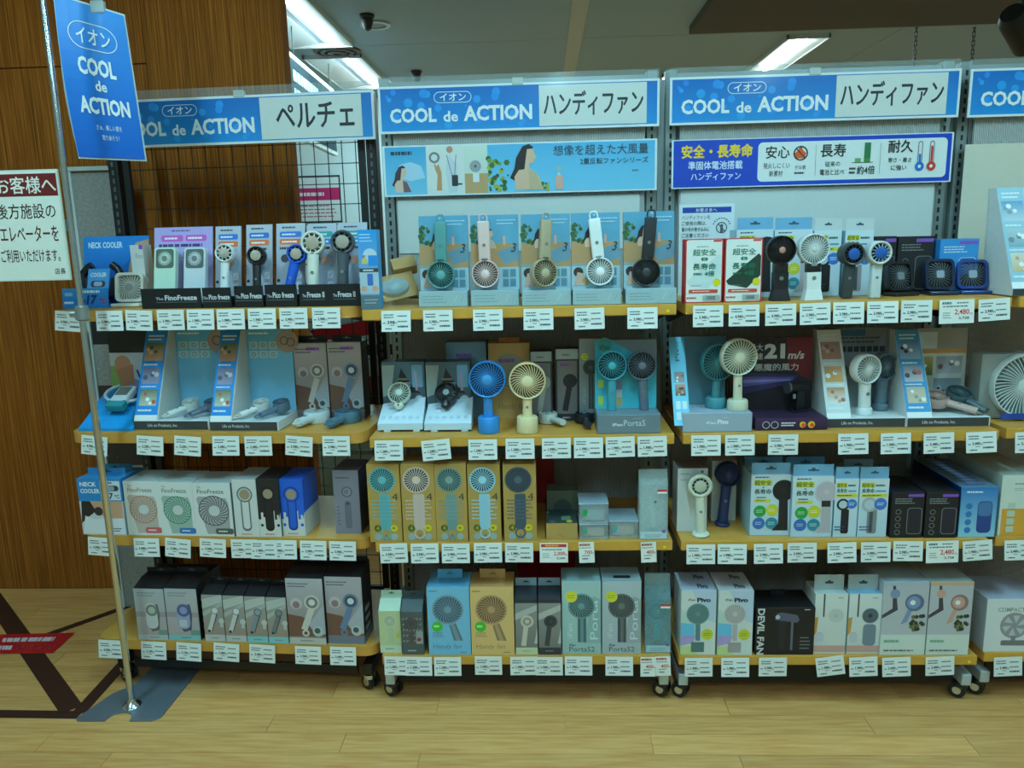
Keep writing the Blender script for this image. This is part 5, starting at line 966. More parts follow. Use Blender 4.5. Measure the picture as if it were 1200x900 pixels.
for hu, uf, c, dk, nm, gl in ((717, 717, (60, 158, 172), (20, 60, 68), 'teal', None), (752, 755, (96, 110, 126), (34, 40, 50), 'grey-violet', None)):
    q = R.hit(uf, 486, y+.06); q.z = Z2+th+.001; h = R.hit(hu, 428, y+.062); s = mpp(R.wp(q.x, q.y, Z2))
    aim_fan('handheld_fan', f'{nm} handheld fan upright in the teal pair display', R, q, h, (0, -1, 0), 17*s, .026, 11*s, (c, dk, tuple(min(255, k+14) for k in c)), n=22, swirl=.5, wd=.0016, group='fans in the teal pair display')
# --- third shelf: five kraft cartons
def kraft(fan, dark):
    def fn(d):
        d.rect(0, 0, 1, 1, (186, 150, 78)); d.line(.5, .1, .42, .02, .04, (90, 130, 150)); d.line(.5, .1, .58, .02, .04, (90, 130, 150)); d.ring(.5, .11, .12, .17, fan); d.rrect(.34, .17, .68, .62, .05, fan); d.fan(.46, .8, .4, dark, fan, tuple(min(255, c+16) for c in fan), 26, 0, .3, .1); d.text('4', .74, .54, .92, .63, (60, 66, 66), .0)
        d.bars(.1, .28, .9, .56, 6, tuple(min(255, int(c*.85+30)) for c in fan), .35); d.circ(.25, .18, .11, (80, 96, 40)); d.circ(.76, .18, .11, (216, 206, 40)); d.circ(.25, .07, .11, (150, 176, 180)); d.circ(.76, .07, .11, (160, 178, 176)); d.text('4', .2, .15, .3, .21, (150, 170, 80), .02); d.bars(.7, .16, .82, .2, 1, (120, 120, 30), .6)
    return fn
for u0, u1, vb, vt, f_, dk, nm in ((434, 472, 631, 544, (96, 170, 178), (40, 74, 78), 'teal'), (473, 512, 632, 544, (206, 186, 176), (60, 64, 66), 'pink'), (512, 549, 633, 544, (116, 152, 150), (44, 66, 66), 'grey-green'), (550, 588, 633, 544, (150, 204, 224), (44, 66, 76), 'pale blue'), (591, 629.5, 633, 544, (64, 84, 100), (34, 48, 56), 'navy')):
    carton('fan_box', f'kraft carton with a {nm} fan print on the third shelf', R, Z3, u0, u1, vb, vt, .1, (176, 142, 78), kraft(f_, dk), group='kraft fan cartons', yl=.004)
p = R.wp(R.hit(639, 560, .33).x, .33); z0 = Z3+.004
tag(obj('red_panel', boxm(-.03, .03, 0, .004, 0, .16), pm((170, 26, 32), .5), None, loc=(p.x, p.y, z0)), 'red panel standing at the back of the third shelf', 'panel')
p = R.wp(R.hit(640, 670, .33).x, .33)
tag(obj('red_panel', boxm(-.1, .1, 0, .004, 0, .2), pm((170, 26, 32), .5), None, loc=(p.x, p.y, Z4+.004)), 'red panel standing at the back of the bottom shelf', 'panel')
carton('fan_box', 'kraft carton lying flat with a dark photo top on the third shelf', R, Z3, 640, 677, 632, 613, .12, (180, 146, 84), lambda d: (d.rect(0, 0, 1, 1, (184, 150, 86)), d.line(.4, .3, .6, .1, .02, (150, 120, 60))), top=lambda d: (d.rect(0, 0, 1, 1, (58, 70, 62)), d.circ(.45, .7, .35, (44, 60, 60)), d.rrect(.5, .2, .8, .5, .05, (110, 140, 120)), d.circ(.75, .12, .1, (200, 196, 40)), d.circ(.2, .1, .1, (90, 100, 110))))
carton('fan_box', 'second kraft carton under the lying one, set back', R, Z3, 641, 678, 612, 575, .07, (96, 104, 90), lambda d: (d.rect(0, 0, 1, 1, (90, 100, 84)), d.circ(.5, .5, .3, (60, 74, 70))), yl=.13)
def clear_box(label, x0, x1, y, z, h, depth, tint, sticker):
    p = R.wp((x0+x1)/2, y); w = x1-x0; t = thing('clear_case', label, 'package', (p.x, p.y, z), group='clear plastic cases on the third shelf')
    obj('case', boxm(-w/2, w/2, 0, depth, .0, h, .002), clear_mat((206, 222, 226), .35, .1), t)
    obj('lid', boxm(-w/2-.001, w/2+.001, -.001, depth+.001, h, h+.004, .001), clear_mat((190, 210, 224), .6, .1), t)
    obj('content', boxm(-w*.38, w*.38, .012, depth-.012, .004, h*.72, .008, 2), pm(tint, .5, var=.2, scale=30), t, True)
    d = Decal(w, h); d.poly([(.1, .4), (.25, .4), (.3, .7), (.14, .8)], sticker); d.bars(.4, .1, .9, .25, 1, (150, 160, 150), .4); d.build('sticker', t, (-w/2, -.0003, 0), (w, 0, 0), (0, 0, h))
xa, xb, y = spot(R, Z3, 679, 713, 632, .006)
clear_box('lower clear plastic case of the stack of two', xa, xb, y, Z3, .045, .1, (196, 186, 170), (60, 170, 130)); clear_box('upper clear plastic case of the stack of two', xa, xb, y, Z3+.0495, .06, .1, (150, 180, 190), (30, 170, 90))
xa, xb, y = spot(R, Z3, 714, 748, 631, .008); clear_box('single clear plastic case right of the stacked pair', xa, xb, y, Z3, .052, .11, (196, 180, 160), (70, 160, 170))
x0, x1, y = spot(R, Z3, 749, 782.5, 632, .006); w = x1-x0; p = R.wp((x0+x1)/2, y); h = zof(R, 766, 553, y)-Z3
t = thing('clear_pouch', 'tall clear pouch with a white fan at the right end of the third shelf', 'package', (p.x, p.y, Z3))
bm = bmesh.new(); prism(bm, [(0, 0), (.05, 0), (.04, h*.8), (.03, h), (.027, h), (.012, h*.8)], 'x', -w/2, w/2); obj('pouch', bm, clear_mat((190, 212, 214), .5, .12), t)
obj('insert', boxm(-w*.42, w*.42, .02, .024, .004, h*.86), pm((170, 190, 188), .5, var=.1), t); obj('handle_inside', boxm(-.008, .008, .012, .02, .03, h*.45, .003), pm((206, 220, 224), .4), t)
d = Decal(w, h); d.rect(.62, .68, .95, .71, WHITE); d.rect(.62, .71, .95, .74, (206, 50, 50)); d.rect(.04, .01, .96, .12, (190, 214, 222)); d.circ(.86, .12, .07, (130, 100, 170)); d.bars(.2, .03, .8, .08, 2, (120, 160, 180), .4); d.circ(.55, .56, .05, (110, 110, 90)); d.build('label_print', t, (-w/2, -.0006, 0), (w, 0, 0), (0, .012/h*0, h))
# --- bottom shelf
carton('mini_fan_box', 'pale green slim carton at the left end of the bottom shelf', R, Z4, 446, 471.5, 765, 716, .06, (176, 196, 156), lambda d: (d.rect(0, 0, 1, 1, (196, 206, 160)), d.rect(0, 0, 1, .18, (206, 220, 196)), d.bars(.25, .08, .75, .12, 1, (130, 146, 120), .7), d.rrect(.4, .24, .66, .62, .06, (186, 200, 160)), d.fan(.5, .76, .28, (150, 166, 140), (206, 214, 190), (196, 206, 180), 20, .6), d.circ(.86, .42, .1, (200, 206, 60))), wedge=((196, 216, 190), .045), tab=((186, 206, 184), .02, .98, .8, (60, 80, 70)))
carton('mini_fan_box', 'dark grey slim carton with chequered print on the bottom shelf', R, Z4, 472, 497.5, 767, 717, .06, (84, 92, 94), lambda d: (d.rect(0, 0, 1, 1, (84, 92, 94)), [d.line(.05+.16*(k % 6), .3+.13*(k//6), .14+.16*(k % 6), .34+.13*(k//6), .03, (176, 184, 182)) for k in range(30)], d.circ(.45, .72, .3, (60, 60, 62)), d.fan(.45, .72, .24, (50, 48, 50), (110, 100, 100), (70, 66, 68), 18, .6), d.rrect(.36, .26, .56, .56, .05, (96, 80, 78)), d.rrect(.66, .26, .98, .56, .03, (150, 160, 158)), d.circ(.8, .36, .1, (150, 60, 50)), d.bars(.25, .08, .75, .12, 1, (190, 196, 196), .7)), wedge=((70, 84, 88), .045), tab=((66, 80, 84), .02, .98, .8, (30, 36, 40)))
def handy(bg, fan, dark):
    return lambda d: (d.rect(0, 0, 1, 1, bg), d.bars(.05, .93, .3, .95, 1, dark, .6), d.poly([(.5, .44), (.66, .47), (.82, .21), (.6, .21)], tuple(int(c*.8) for c in fan)), d.poly([(.54, .44), (.62, .46), (.76, .21), (.66, .21)], fan), d.fan(.48, .67, .36, dark, fan, tuple(min(255, c+6) for c in fan), 26, .6, .24), d.circ(.22, .42, .13, (70, 190, 50)), d.bars(.14, .4, .3, .45, 1, (200, 240, 180), .6), d.bars(.1, .26, .4, .34, 3, dark, .25), d.text('Handy fan', .1, .07, .78, .16, tuple(int(c*.72) for c in bg), .0, .15), d.bars(.74, .03, .94, .045, 1, dark, .6))
carton('fan_box', 'pale blue handy fan carton on the bottom shelf', R, Z4, 503, 552.5, 767, 688, .11, (112, 178, 214), handy((124, 190, 224), (120, 150, 166), (54, 84, 104)), topcol=(100, 176, 216), tab=((104, 176, 214), .03, .6, .6, (70, 130, 170)))
carton('fan_box', 'sand orange handy fan carton on the bottom shelf', R, Z4, 553, 603.5, 768, 688, .11, (222, 176, 112), handy((228, 188, 122), (186, 150, 110), (110, 80, 56)), topcol=(206, 156, 92), tab=((206, 160, 100), .03, .6, .6, (150, 110, 60)))
def slimgrey(fan, foot):
    return lambda d: (d.rect(0, 0, 1, 1, (120, 118, 114), (150, 150, 146)), d.poly([(0, .74), (1, .9), (1, .8), (0, .62)], (186, 186, 180)), d.poly([(.85, .2), (1, .5), (1, .2)], (196, 196, 190)), d.line(.5, .56, .36, .16, .22, fan), d.circ(.54, .6, .3, fan), d.circ(.54, .6, .2, tuple(int(c*.75) for c in fan)), d.circ(.54, .6, .1, fan), d.rect(0, 0, 1, .13, foot), d.bars(.3, .055, .75, .08, 1, (150, 154, 130), .6), d.rect(0, .93, 1, 1, (46, 54, 62)))
carton('fan_box', 'slim grey carton with an ivory fan photo on the bottom shelf', R, Z4, 604.5, 630.5, 767, 702, .08, (60, 66, 74), slimgrey((206, 198, 180), (206, 210, 170)), wedge=((44, 50, 58), .03), tab=((140, 166, 184), .026, .98, .7, (30, 36, 44)), group='slim grey fan cartons')
carton('fan_box', 'slim grey carton with a dark fan photo on the bottom shelf', R, Z4, 631.5, 658, 767, 702, .08, (60, 66, 74), slimgrey((66, 68, 74), (60, 60, 70)), wedge=((44, 50, 58), .03), tab=((140, 166, 184), .026, .98, .7, (30, 36, 44)), group='slim grey fan cartons')
carton('fan_box', 'silver-green carton with a teal fan and yellow dot on the bottom shelf', R, Z4, 659, 704.5, 766, 681, .1, (170, 196, 194), porta_box((106, 148, 152), (160, 192, 190)), topcol=(140, 176, 178), group='silver fan cartons with yellow dots')
carton('fan_box', 'silver-grey carton with a grey fan and yellow dot on the bottom shelf', R, Z4, 705.5, 751, 766, 681, .1, (176, 190, 194), porta_box((104, 112, 114), (172, 184, 190)), top=lambda d: (d.rect(0, 0, 1, 1, (150, 174, 180)), d.rrect(.3, .2, .75, .4, .05, (40, 48, 54))), group='silver fan cartons with yellow dots')
x0, x1, y = spot(R, Z4, 756, 786, 765, .008); w = x1-x0; p = R.wp((x0+x1)/2, y); h = zof(R, 771, 690, y)-Z4
t = thing('blister_pouch', 'clear pouch with a teal fan at the right end of the bottom shelf', 'package', (p.x, p.y, Z4))
bm = bmesh.new(); prism(bm, [(0, 0), (.055, 0), (.045, h*.8), (.034, h), (.03, h), (.014, h*.8)], 'x', -w/2, w/2); obj('pouch', bm, clear_mat((150, 196, 204), .4, .1), t)
head(t, (0, .03, h*.58), w*.42, .014, pm((20, 130, 140), .35), pm((14, 90, 100), .4), pm((40, 150, 156), .35), 20, .6)
obj('handle_inside', boxm(-.012, .012, .022, .036, .03, h*.4, .004, 2), pm((20, 130, 140), .35), t, True)
d = Decal(w, h); d.rect(.58, .7, .96, .73, WHITE); d.rect(.58, .73, .96, .76, (206, 50, 50)); d.rect(.03, .01, .97, .12, (170, 200, 210)); d.bars(.2, .03, .8, .09, 2, (110, 150, 170), .4); d.circ(.86, .13, .07, (110, 100, 170)); d.build('label_print', t, (-w/2, -.0006, 0), (w, 0, 0), (0, 0, h))
obj('zip_top', boxm(-w*.49, w*.49, .029, .036, h, h+.035), clear_mat((170, 200, 206), .4, .1), t)

# ================================================================== WARES ON THE RIGHT RACK
R = RR
# --- top shelf
def notice(d):
    d.rect(0, 0, 1, 1, (222, 228, 230)); d.rect(.06, .905, .94, .965, (30, 66, 160)); d.text('お客さまへ', .3, .915, .68, .955, WHITE, .012)
    for i, s in enumerate(('ハンディファンを', 'ご使用の際は、', '髪の毛の巻き込みに', 'ご注意ください')): d.text(s, .05, .835-.065*i, (.56, .5, .55, .54)[i], .88-.065*i, INK, .01)
    d.ring(.77, .74, .085, .1, INK); d.line(.71, .78, .83, .7, .015, INK); d.circ(.77, .76, .03, (90, 96, 100), 10); d.rect(.745, .69, .795, .75, (90, 96, 100))
    for k in range(9): a = math.radians(20+k*17.5); d.circ(.77+.155*math.cos(a), .75+.155*math.sin(a)*d.w/d.h, .014, INK, 5)
carton('notice_card', 'white notice card with blue heading standing on the top shelf', R, Z1, 794, 858, 352, 239, .004, (222, 228, 230), notice, yl=.3, cat='notice')
def bank(dev, dark):
    def fn(d):
        d.rect(0, 0, 1, 1, (206, 50, 46)); d.rrect(.03, .015, .97, .985, .05, (228, 232, 228)); d.rect(.74, .95, .95, .98, (214, 60, 50)); d.bars(.3, .87, .7, .89, 1, (60, 120, 90), .6); d.poly([(.04, .34), (.1, .28), (.6, .22), (.96, .42), (.96, .72), (.9, .76)], dev); d.bars(.16, .24, .5, .3, 1, (120, 126, 126), .2)
        g = (20, 112, 84); d.text('超安全', .2, .74, .82, .84, g, .02); d.rrect(.42, .66, .6, .71, .04, g); d.text('と', .48, .668, .55, .702, WHITE, .01); d.text('長寿命', .2, .52, .82, .62, g, .02); d.text('4倍', .52, .42, .78, .5, g, .03); d.bars(.22, .43, .5, .48, 1, g, .6)
        d.circ(.85, .32, .1, (222, 216, 30)); d.rrect(.1, .155, .88, .21, .03, (214, 74, 60)); d.bars(.2, .17, .78, .195, 1, WHITE, .5); d.bars(.05, .06, .38, .1, 1, (206, 90, 80), .6); d.rrect(.48, .03, .95, .12, .03, (170, 180, 176)); d.text('10000', .58, .045, .82, .105, INK, .02)
    return fn
carton('power_bank_box', 'red-edged white carton showing a white power bank', R, Z1, 802, 846, 354, 280, .05, (200, 40, 40), bank((206, 222, 222), 0), sidecol=(196, 34, 34), group='red-edged power bank cartons', yl=.012)
carton('power_bank_box', 'red-edged white carton showing a dark green power bank', R, Z1, 848, 892, 353, 279, .05, (200, 40, 40), bank((36, 62, 48), 1), group='red-edged power bank cartons', yl=.012)
def safe_box(fan, dark, wide=True, head_=True):
    def fn(d):
        d.rect(0, 0, 1, 1, (190, 214, 230), (214, 226, 232)); Y_, G_ = (222, 214, 40), (30, 80, 50)
        if wide:
            d.bars(.1, .94, .55, .97, 1, INK, .6); d.rect(.08, .82, .52, .91, Y_); d.text('超安全', .09, .825, .51, .905, G_, .02); d.text('長寿命', .09, .68, .52, .765, G_, .02); d.text('+', .28, .775, .34, .81, INK, .02); d.bars(.15, .61, .45, .64, 1, INK, .6); d.rrect(.09, .55, .5, .6, .03, Y_); d.bars(.14, .565, .45, .585, 1, G_, .6)
            for x, y_, c in ((.24, .4, (40, 160, 70)), (.55, .42, (210, 206, 50)), (.22, .2, (50, 110, 190)), (.55, .2, (40, 140, 160))): d.circ(x, y_, .16, c); d.bars(x-.09, y_-.03, x+.09, y_+.03, 2, WHITE, .3, 4)
            d.poly([(.72, .6), (.94, .6), (.97, .08), (.56, .08), (.72, .2)], tuple(int(c*.9) for c in fan)); d.fan(.83, .74, .28, dark, fan, fan, 26, .4, .2)
            if sum(fan) > 400: d.rect(.72, .5, .94, .6, (40, 44, 48))
        else:
            d.rect(.06, .85, .5, .93, Y_); d.text('超安全', .07, .853, .49, .925, G_, .02); d.bars(.54, .86, .95, .91, 1, G_, .6); d.text('長寿命', .07, .76, .5, .835, G_, .02); d.bars(.54, .77, .95, .81, 1, (60, 140, 170), .6, 2); d.rect(.06, .69, .95, .74, Y_); d.bars(.1, .7, .9, .73, 1, G_, .6)
            d.rrect(.3, .06, .64, .48, .08, tuple(int(c*.75) for c in fan)); d.rrect(.38, .08, .5, .44, .04, dark); d.circ(.36, .56, .27, fan); d.circ(.36, .56, .18, (190, 206, 214)); d.circ(.74, .57, .22, (60, 120, 200)); d.bars(.62, .54, .86, .6, 2, WHITE, .4); d.bars(.05, .1, .5, .2, 2, (60, 70, 130), .4)
    return fn
FANW, FAND = (206, 198, 206), (44, 40, 44)
HB = (120, 176, 212)
for u0, u1, vt, f_, dk, wd, lab in ((861, 904, 269, FAND, (20, 20, 22), True, 'pale blue carton behind the black fan on the top shelf'), (905, 949, 269, FANW, (170, 160, 170), True, 'pale blue carton behind the white fan on the top shelf'), (951, 983, 270, FAND, (30, 30, 40), False, 'slim pale carton left of the blue-centred cooler'), (987, 1020, 270, FANW, (70, 80, 90), False, 'slim pale carton behind the two blue-centred coolers')):
    carton('fan_box', lab, R, Z1, u0, u1, 341, vt, .09, (176, 204, 220), safe_box(f_, dk, wd), yl=.17, tab=(HB if wd else (206, 214, 214), .035, .98, .02, (60, 90, 110)), group='pale blue fan cartons on the top shelf', side=lambda d: d.bars(.95, .9, .99, .95, 1, (150, 90, 190), .5))
stand_fan('standing_fan', 'black fan with rose centre ring standing on the top shelf', R, Z1, 913, 353, 915, 293, 16.5, .03, ((34, 32, 34), (26, 24, 26), (206, 140, 120)), 17, style='flare', hd=.03, n=30, swirl=.2, hub=.22, min_y=.04)
stand_fan('standing_fan', 'white fan with black collar standing on the top shelf', R, Z1, 951, 354, 953, 292, 17.5, .03, ((226, 230, 228), (150, 158, 156), (214, 220, 218)), 17, style='flare', hd=.03, n=30, swirl=.2, hub=.18, min_y=.036)
q = R.hit(951, 318, .036); p = R.wp(q.x, .036); s = mpp((p.x, p.y, Z1))
for u, hu, hv, rp, c, d_, lab in ((991, 997, 298, 13, (60, 66, 68), (24, 26, 30), 'clear black cooler with blue round plate on the top shelf'), (1024, 1028, 296, 13.5, (206, 214, 214), (60, 66, 70), 'clear white cooler with blue round plate on the top shelf')):
    stand_fan('handheld_cooler', lab, R, Z1, u, 350, hu, hv, rp, .05, (c, d_, (30, 90, 170)), 12, style='box', n=14, swirl=.1, hub=.5, rim=.2, min_y=.045, cat='handheld cooler', group='blue-centred handheld coolers')
def phone_box(bg, fg, dev):
    return lambda d: (d.rect(0, 0, 1, 1, bg), d.rect(.5, .9, .98, .96, (130, 80, 180)), d.text('HANDY FAN', .1, .82, .5, .86, fg, .02) if False else d.bars(.1, .74, .75, .88, 3, fg, .4), d.rrect(.5, .08, .96, .66, .1, fg), d.rrect(.515, .09, .945, .65, .09, dev), [d.ring(.22, .12+.15*k, .07, .085, fg, 14) for k in range(4)])
carton('fan_box', 'black fan carton at the back of the top shelf', R, Z1, 1021, 1047, 338, 277, .07, (30, 30, 34), phone_box((28, 28, 32), (110, 116, 120), (40, 40, 46)), yl=.18)
carton('fan_box', 'second black fan carton behind the black square fan', R, Z1, 1049, 1091, 338, 277, .07, (30, 30, 34), phone_box((28, 28, 32), (120, 126, 130), (40, 40, 46)), yl=.18)
carton('fan_box', 'bright blue fan carton behind the blue square fans', R, Z1, 1098, 1143, 337, 280, .07, (40, 130, 200), phone_box((50, 140, 206), (200, 220, 230), (40, 90, 160)), yl=.16)
for u0, u1, vb, vt, c, lab, yw in ((1046, 1082, 347, 307, (32, 32, 36), 'black square desk fan with silver hub frame on the top shelf', 14), (1089, 1126, 346, 304, (30, 38, 66), 'dark navy square desk fan on the top shelf', 0), (1126, 1164, 345, 305, (30, 60, 130), 'blue square desk fan at the right end of the top shelf', -4)):
    square_fan('desk_fan', lab, R, Z1, u0, u1, vb, vt, (c, (18, 20, 24), (130, 136, 140) if c[2] < 60 else (150, 160, 176)), lean=-.2, yaw=yw, group='dark square desk fans')
# --- second shelf
x0, x1, y = spot(R, Z2, 800, 881, 506, .008); w = x1-x0; p = R.wp(x0, y); th = zof(R, 840, 484, y)-Z2; ch = zof(R, 830, 394, y+.14)-Z2
t = thing('pivot_fan_display', 'pale grey display base with blue side strip holding two pivot fans', 'display', (p.x, p.y, Z2))
b = obj('base', boxm(0, w, 0, .12, 0, th, .0012), pm((160, 176, 192), .5), t); d = Decal(w, th); d.rect(.005, .02, .995, .98, (160, 176, 192)); d.text('iFan', .34, .42, .48, .56, (226, 230, 236), .03); d.text('Pivo', .5, .4, .66, .66, (230, 234, 240), .05); d.bars(.58, .72, .68, .78, 1, (200, 210, 220), .5); d.build('lettering', b, (0, -.0002, 0), (w, 0, 0), (0, 0, th))
leaned(t, 'back_card', 0, w*.75, .13, 0, .14, ch, (100, 150, 170), lambda d: (d.rect(0, 0, 1, 1, (110, 166, 186), (80, 120, 136)), d.bars(.5, .6, .9, .7, 2, (150, 190, 200), .3)))
leaned(t, 'side_strip', -.024, .022, .0, th*.35, .13, ch, (110, 196, 226), lambda d: (d.rect(0, 0, 1, 1, (120, 206, 232), (90, 180, 214)), d.text('Pivo', .35, .72, .6, .95, (60, 110, 130), .02, rot=90), photo(d, .2, .48, .85, .6, 4, ((170, 150, 150), (140, 130, 130), (110, 100, 100), WHITE)), photo(d, .2, .33, .85, .46, 6, ((70, 60, 60), (190, 150, 130), (40, 40, 44), SKIN)), [d.rrect(.18+.4*i, .06+.12*j, .48+.4*i, .15+.12*j, .05, (206, 230, 236)) for i in range(2) for j in range(2)]), th=.003)
for uf, hu, hv, rp, c, dk, lab, yy in ((838, 841, 424, 21.5, (70, 140, 150), (40, 84, 92), 'teal pivot fan at the back of the pale grey base', .078), (864, 865, 418, 21.5, (214, 212, 188), (110, 120, 110), 'cream pivot fan at the front of the pale grey base', .04)):
    q = R.hit(uf, 486, y+yy); q.z = Z2+th+.001; h = R.hit(hu, hv, y+yy); s = mpp(R.wp(q.x, q.y, Z2))
    aim_fan('pivot_fan', lab, R, q, h, (.18 if yy < .05 else .25, -1, .05), rp*s, .028, 11*s, (c, dk, tuple(min(255, k+10) for k in c)), base=(12*s, 12*s), n=32, swirl=.12, hub=.26, rim=.08, group='fans on the pivot display')
x0, x1, y = spot(R, Z2, 885, 969, 504, .008); w = x1-x0; p = R.wp(x0, y); th = zof(R, 927, 490, y)-Z2; ch = zof(R, 911, 396, y+.13)-Z2
t = thing('dark_fan_display', 'dark purple display promising strong wind with white lettering', 'display', (p.x, p.y, Z2))
b = obj('base', boxm(0, w, 0, .125, 0, th, .001), pm((52, 34, 60), .5), t)
d = Decal(w, th); d.rect(0, 0, 1, 1, (40, 24, 44), (70, 40, 86)); d.ring(.15, .45, .045, .052, WHITE); d.ring(.27, .45, .045, .052, WHITE); d.bars(.36, .3, .56, .7, 2, WHITE, .5); d.circ(.66, .45, .045, (236, 190, 30)); d.circ(.78, .45, .05, (236, 190, 30)); d.circ(.67, .4, .03, (230, 80, 60)); d.circ(.79, .4, .03, (230, 80, 60)); d.build('lettering', b, (0, -.0002, 0), (w, 0, 0), (0, 0, th))
def devil(d):
    d.rect(0, 0, 1, 1, (26, 18, 30), (40, 26, 40)); d.poly([(.62, 1), (1, 1), (1, .4), (.8, .48), (.66, .6)], (110, 14, 34)); d.poly([(0, .52), (.8, .48), (.74, .36), (0, .22)], (52, 44, 96)); d.poly([(0, .46), (.74, .45), (.72, .4), (0, .32)], (96, 88, 160)); d.poly([(0, .42), (.7, .42), (.7, .4), (0, .37)], (140, 136, 206))
    wt = (206, 206, 206); d.text('最大', .08, .82, .28, .92, wt, .015); d.text('風速', .08, .7, .28, .79, wt, .015); d.text('21', .3, .71, .6, .92, wt, .05); d.text('m/s', .64, .7, .88, .81, wt, .03, .15); d.text('悪魔的風力', .16, .54, .8, .64, wt, .015)
leaned(t, 'back_card', -.006, w*.97, .125, th, .135, ch, (40, 26, 38), devil)
q = R.wp(x0+w*.7, y+.085)
t = thing('pistol_fan', 'black pistol-shaped fan standing in the dark purple display', 'fan', (q.x, q.y, Z2+th+.0005), (0, 0, math.radians(20))); t.scale = (.72, .72, .72)
DKM = pm((24, 24, 28), .3)
obj('barrel', tube(bmesh.new(), (-.05, 0, .105), (.045, 0, .105), .024, .02, 20), DKM, t, True); obj('nozzle_ring', tube(bmesh.new(), (-.054, 0, .105), (-.046, 0, .105), .026, n=20), pm((130, 134, 140), .25, .8), t, True)
obj('grip', boxm(-.008, .028, -.014, .014, .004, .09, .006, 3), DKM, t, True); obj('foot', boxm(-.03, .045, -.02, .02, 0, .006, .002), DKM, t); obj('trigger', boxm(-.02, -.009, -.005, .005, .055, .075, .002), pm((160, 164, 170), .3), t)
PALW = ((206, 216, 220), ((176, 130, 110), (150, 120, 110), (196, 160, 150), (120, 90, 84)), ((210, 160, 80), (190, 150, 100), WHITE, SKIN), ((226, 226, 222), (190, 130, 80), (150, 110, 90), (200, 150, 120)))
def grey_back(d):
    d.rect(0, 0, 1, 1, (150, 166, 170), (110, 116, 120)); d.rect(.3, .9, .7, .98, (50, 90, 120)); d.bars(.35, .8, .9, .9, 2, (60, 66, 70), .4)
    for k in range(8): d.rrect(.3+.085*k, .7, .37+.085*k, .77, .01, (40, 46, 50))
    d.circ(.38, .45, .12, (110, 110, 84)); d.circ(.4, .5, .06, (50, 44, 40))
tt, a0, a1, y, bh, zt = life_display('white card display holding a white and a slate upright fan', 969, 1062, 501, 384, 0, grey_back, PALW, 0, RK=R, Z=Z2, backcol=(140, 150, 154))
for uf, hu, hv, rp, c, dk, lab, yy, fc in ((1012, 1014, 432, 17.5, (222, 228, 226), (130, 140, 140), 'white upright fan on the white card display', .05, .3), (1030, 1035, 429, 16, (98, 120, 134), (54, 68, 78), 'slate upright fan behind the white one', .105, .3)):
    q = R.hit(uf, 492, y+yy); q.z = Z2+bh+.001; h = R.hit(hu, hv, y+yy); s = mpp(R.wp(q.x, q.y, Z2))
    aim_fan('upright_fan', lab, R, q, h, (fc, -1, .08), rp*s, .034, 15*s, (c, dk, c), base=(9*s, 8*s), n=24, swirl=.35, hub=.22, rim=.13, group='fans on the white card display')
PALC = ((60, 150, 206), ((150, 180, 206), (90, 120, 150), (60, 40, 40), WHITE), ((190, 190, 200), (150, 150, 160), (70, 80, 100), (190, 110, 100)), ((206, 190, 160), (190, 180, 160), WHITE, (150, 150, 140)))
def tan_back(d):
    d.rect(0, 0, 1, 1, (196, 204, 200)); d.rect(0, .72, 1, 1, (150, 146, 140)); d.rect(.3, .74, .62, .95, (190, 200, 206)); d.rect(0, .68, 1, .73, (200, 140, 60))
    photo(d, .36, .4, .58, .64, 3, ((90, 110, 60), (190, 170, 100), (200, 150, 120), WHITE)); photo(d, .62, .42, .95, .64, 5, ((176, 180, 190), (150, 160, 170), (120, 90, 90), WHITE)); photo(d, .6, .14, .95, .36, 7, ((160, 170, 180), (130, 140, 150), (60, 70, 90), WHITE))
tt, a0, a1, y, bh, zt = life_display('white card display with blue strip holding two lying fans', 1063, 1160, 500, 384, 0, tan_back, PALC, 0, RK=R, Z=Z2, backcol=(190, 196, 194))
for fx, hx, c, dk, lab, L_ in ((.86, .5, (190, 160, 150), (110, 96, 92), 'pinkish handheld fan lying in the card display', .0), (1.02, .78, (70, 92, 98), (40, 54, 58), 'dark slate handheld fan lying in the card display', .028)):
    w = a1-a0; aim_fan('handheld_fan', lab, R, (a0+w*min(fx, .97), y+.012, Z2+bh+.014), (a0+w*hx, y+.085, Z2+bh+.036+L_*.4), (0, -.35, 1), .036, .03, .026, (c, dk, c), n=26, swirl=.3, hub=.24, group='fans lying in the blue-strip display')
# --- third shelf
carton('fan_box', 'plain white carton behind the white handheld fan on the third shelf', R, Z3, 793, 828, 617, 549, .09, (214, 218, 216), lambda d: (d.rect(0, 0, 1, 1, (216, 222, 222)), d.bars(.1, .9, .5, .93, 1, (130, 140, 140), .5), d.bars(.1, .8, .9, .84, 1, (140, 180, 150), .4), d.circ(.82, .95, .05, (90, 110, 110), 8)), yl=.075, topcol=(130, 116, 112))
carton('fan_box', 'plain pale carton behind the navy handheld fan on the third shelf', R, Z3, 833, 862, 604, 540, .09, (206, 210, 208), lambda d: (d.rect(0, 0, 1, 1, (206, 212, 212)), d.bars(.1, .9, .6, .93, 1, (130, 140, 140), .5), d.circ(.85, .95, .05, (90, 110, 110), 8)), yl=.165)
stand_fan('handheld_fan', 'ivory handheld fan standing on a small foot on the third shelf', R, Z3, 821, 627, 820, 569, 14, .026, ((214, 218, 200), (90, 96, 90), (196, 200, 180)), 11.5, base=(10, 3), n=12, swirl=.1, hub=.5, rim=.3, min_y=.028)
stand_fan('handheld_fan', 'navy handheld fan standing beside the ivory one', R, Z3, 846, 615, 853, 556, 14.5, .03, ((40, 56, 104), (26, 34, 64), (44, 60, 110)), 12, base=(9, 3), n=22, swirl=.3, hub=.24, min_y=.05)
HT = lambda c: (c, .035, .98, .04, (60, 90, 110))
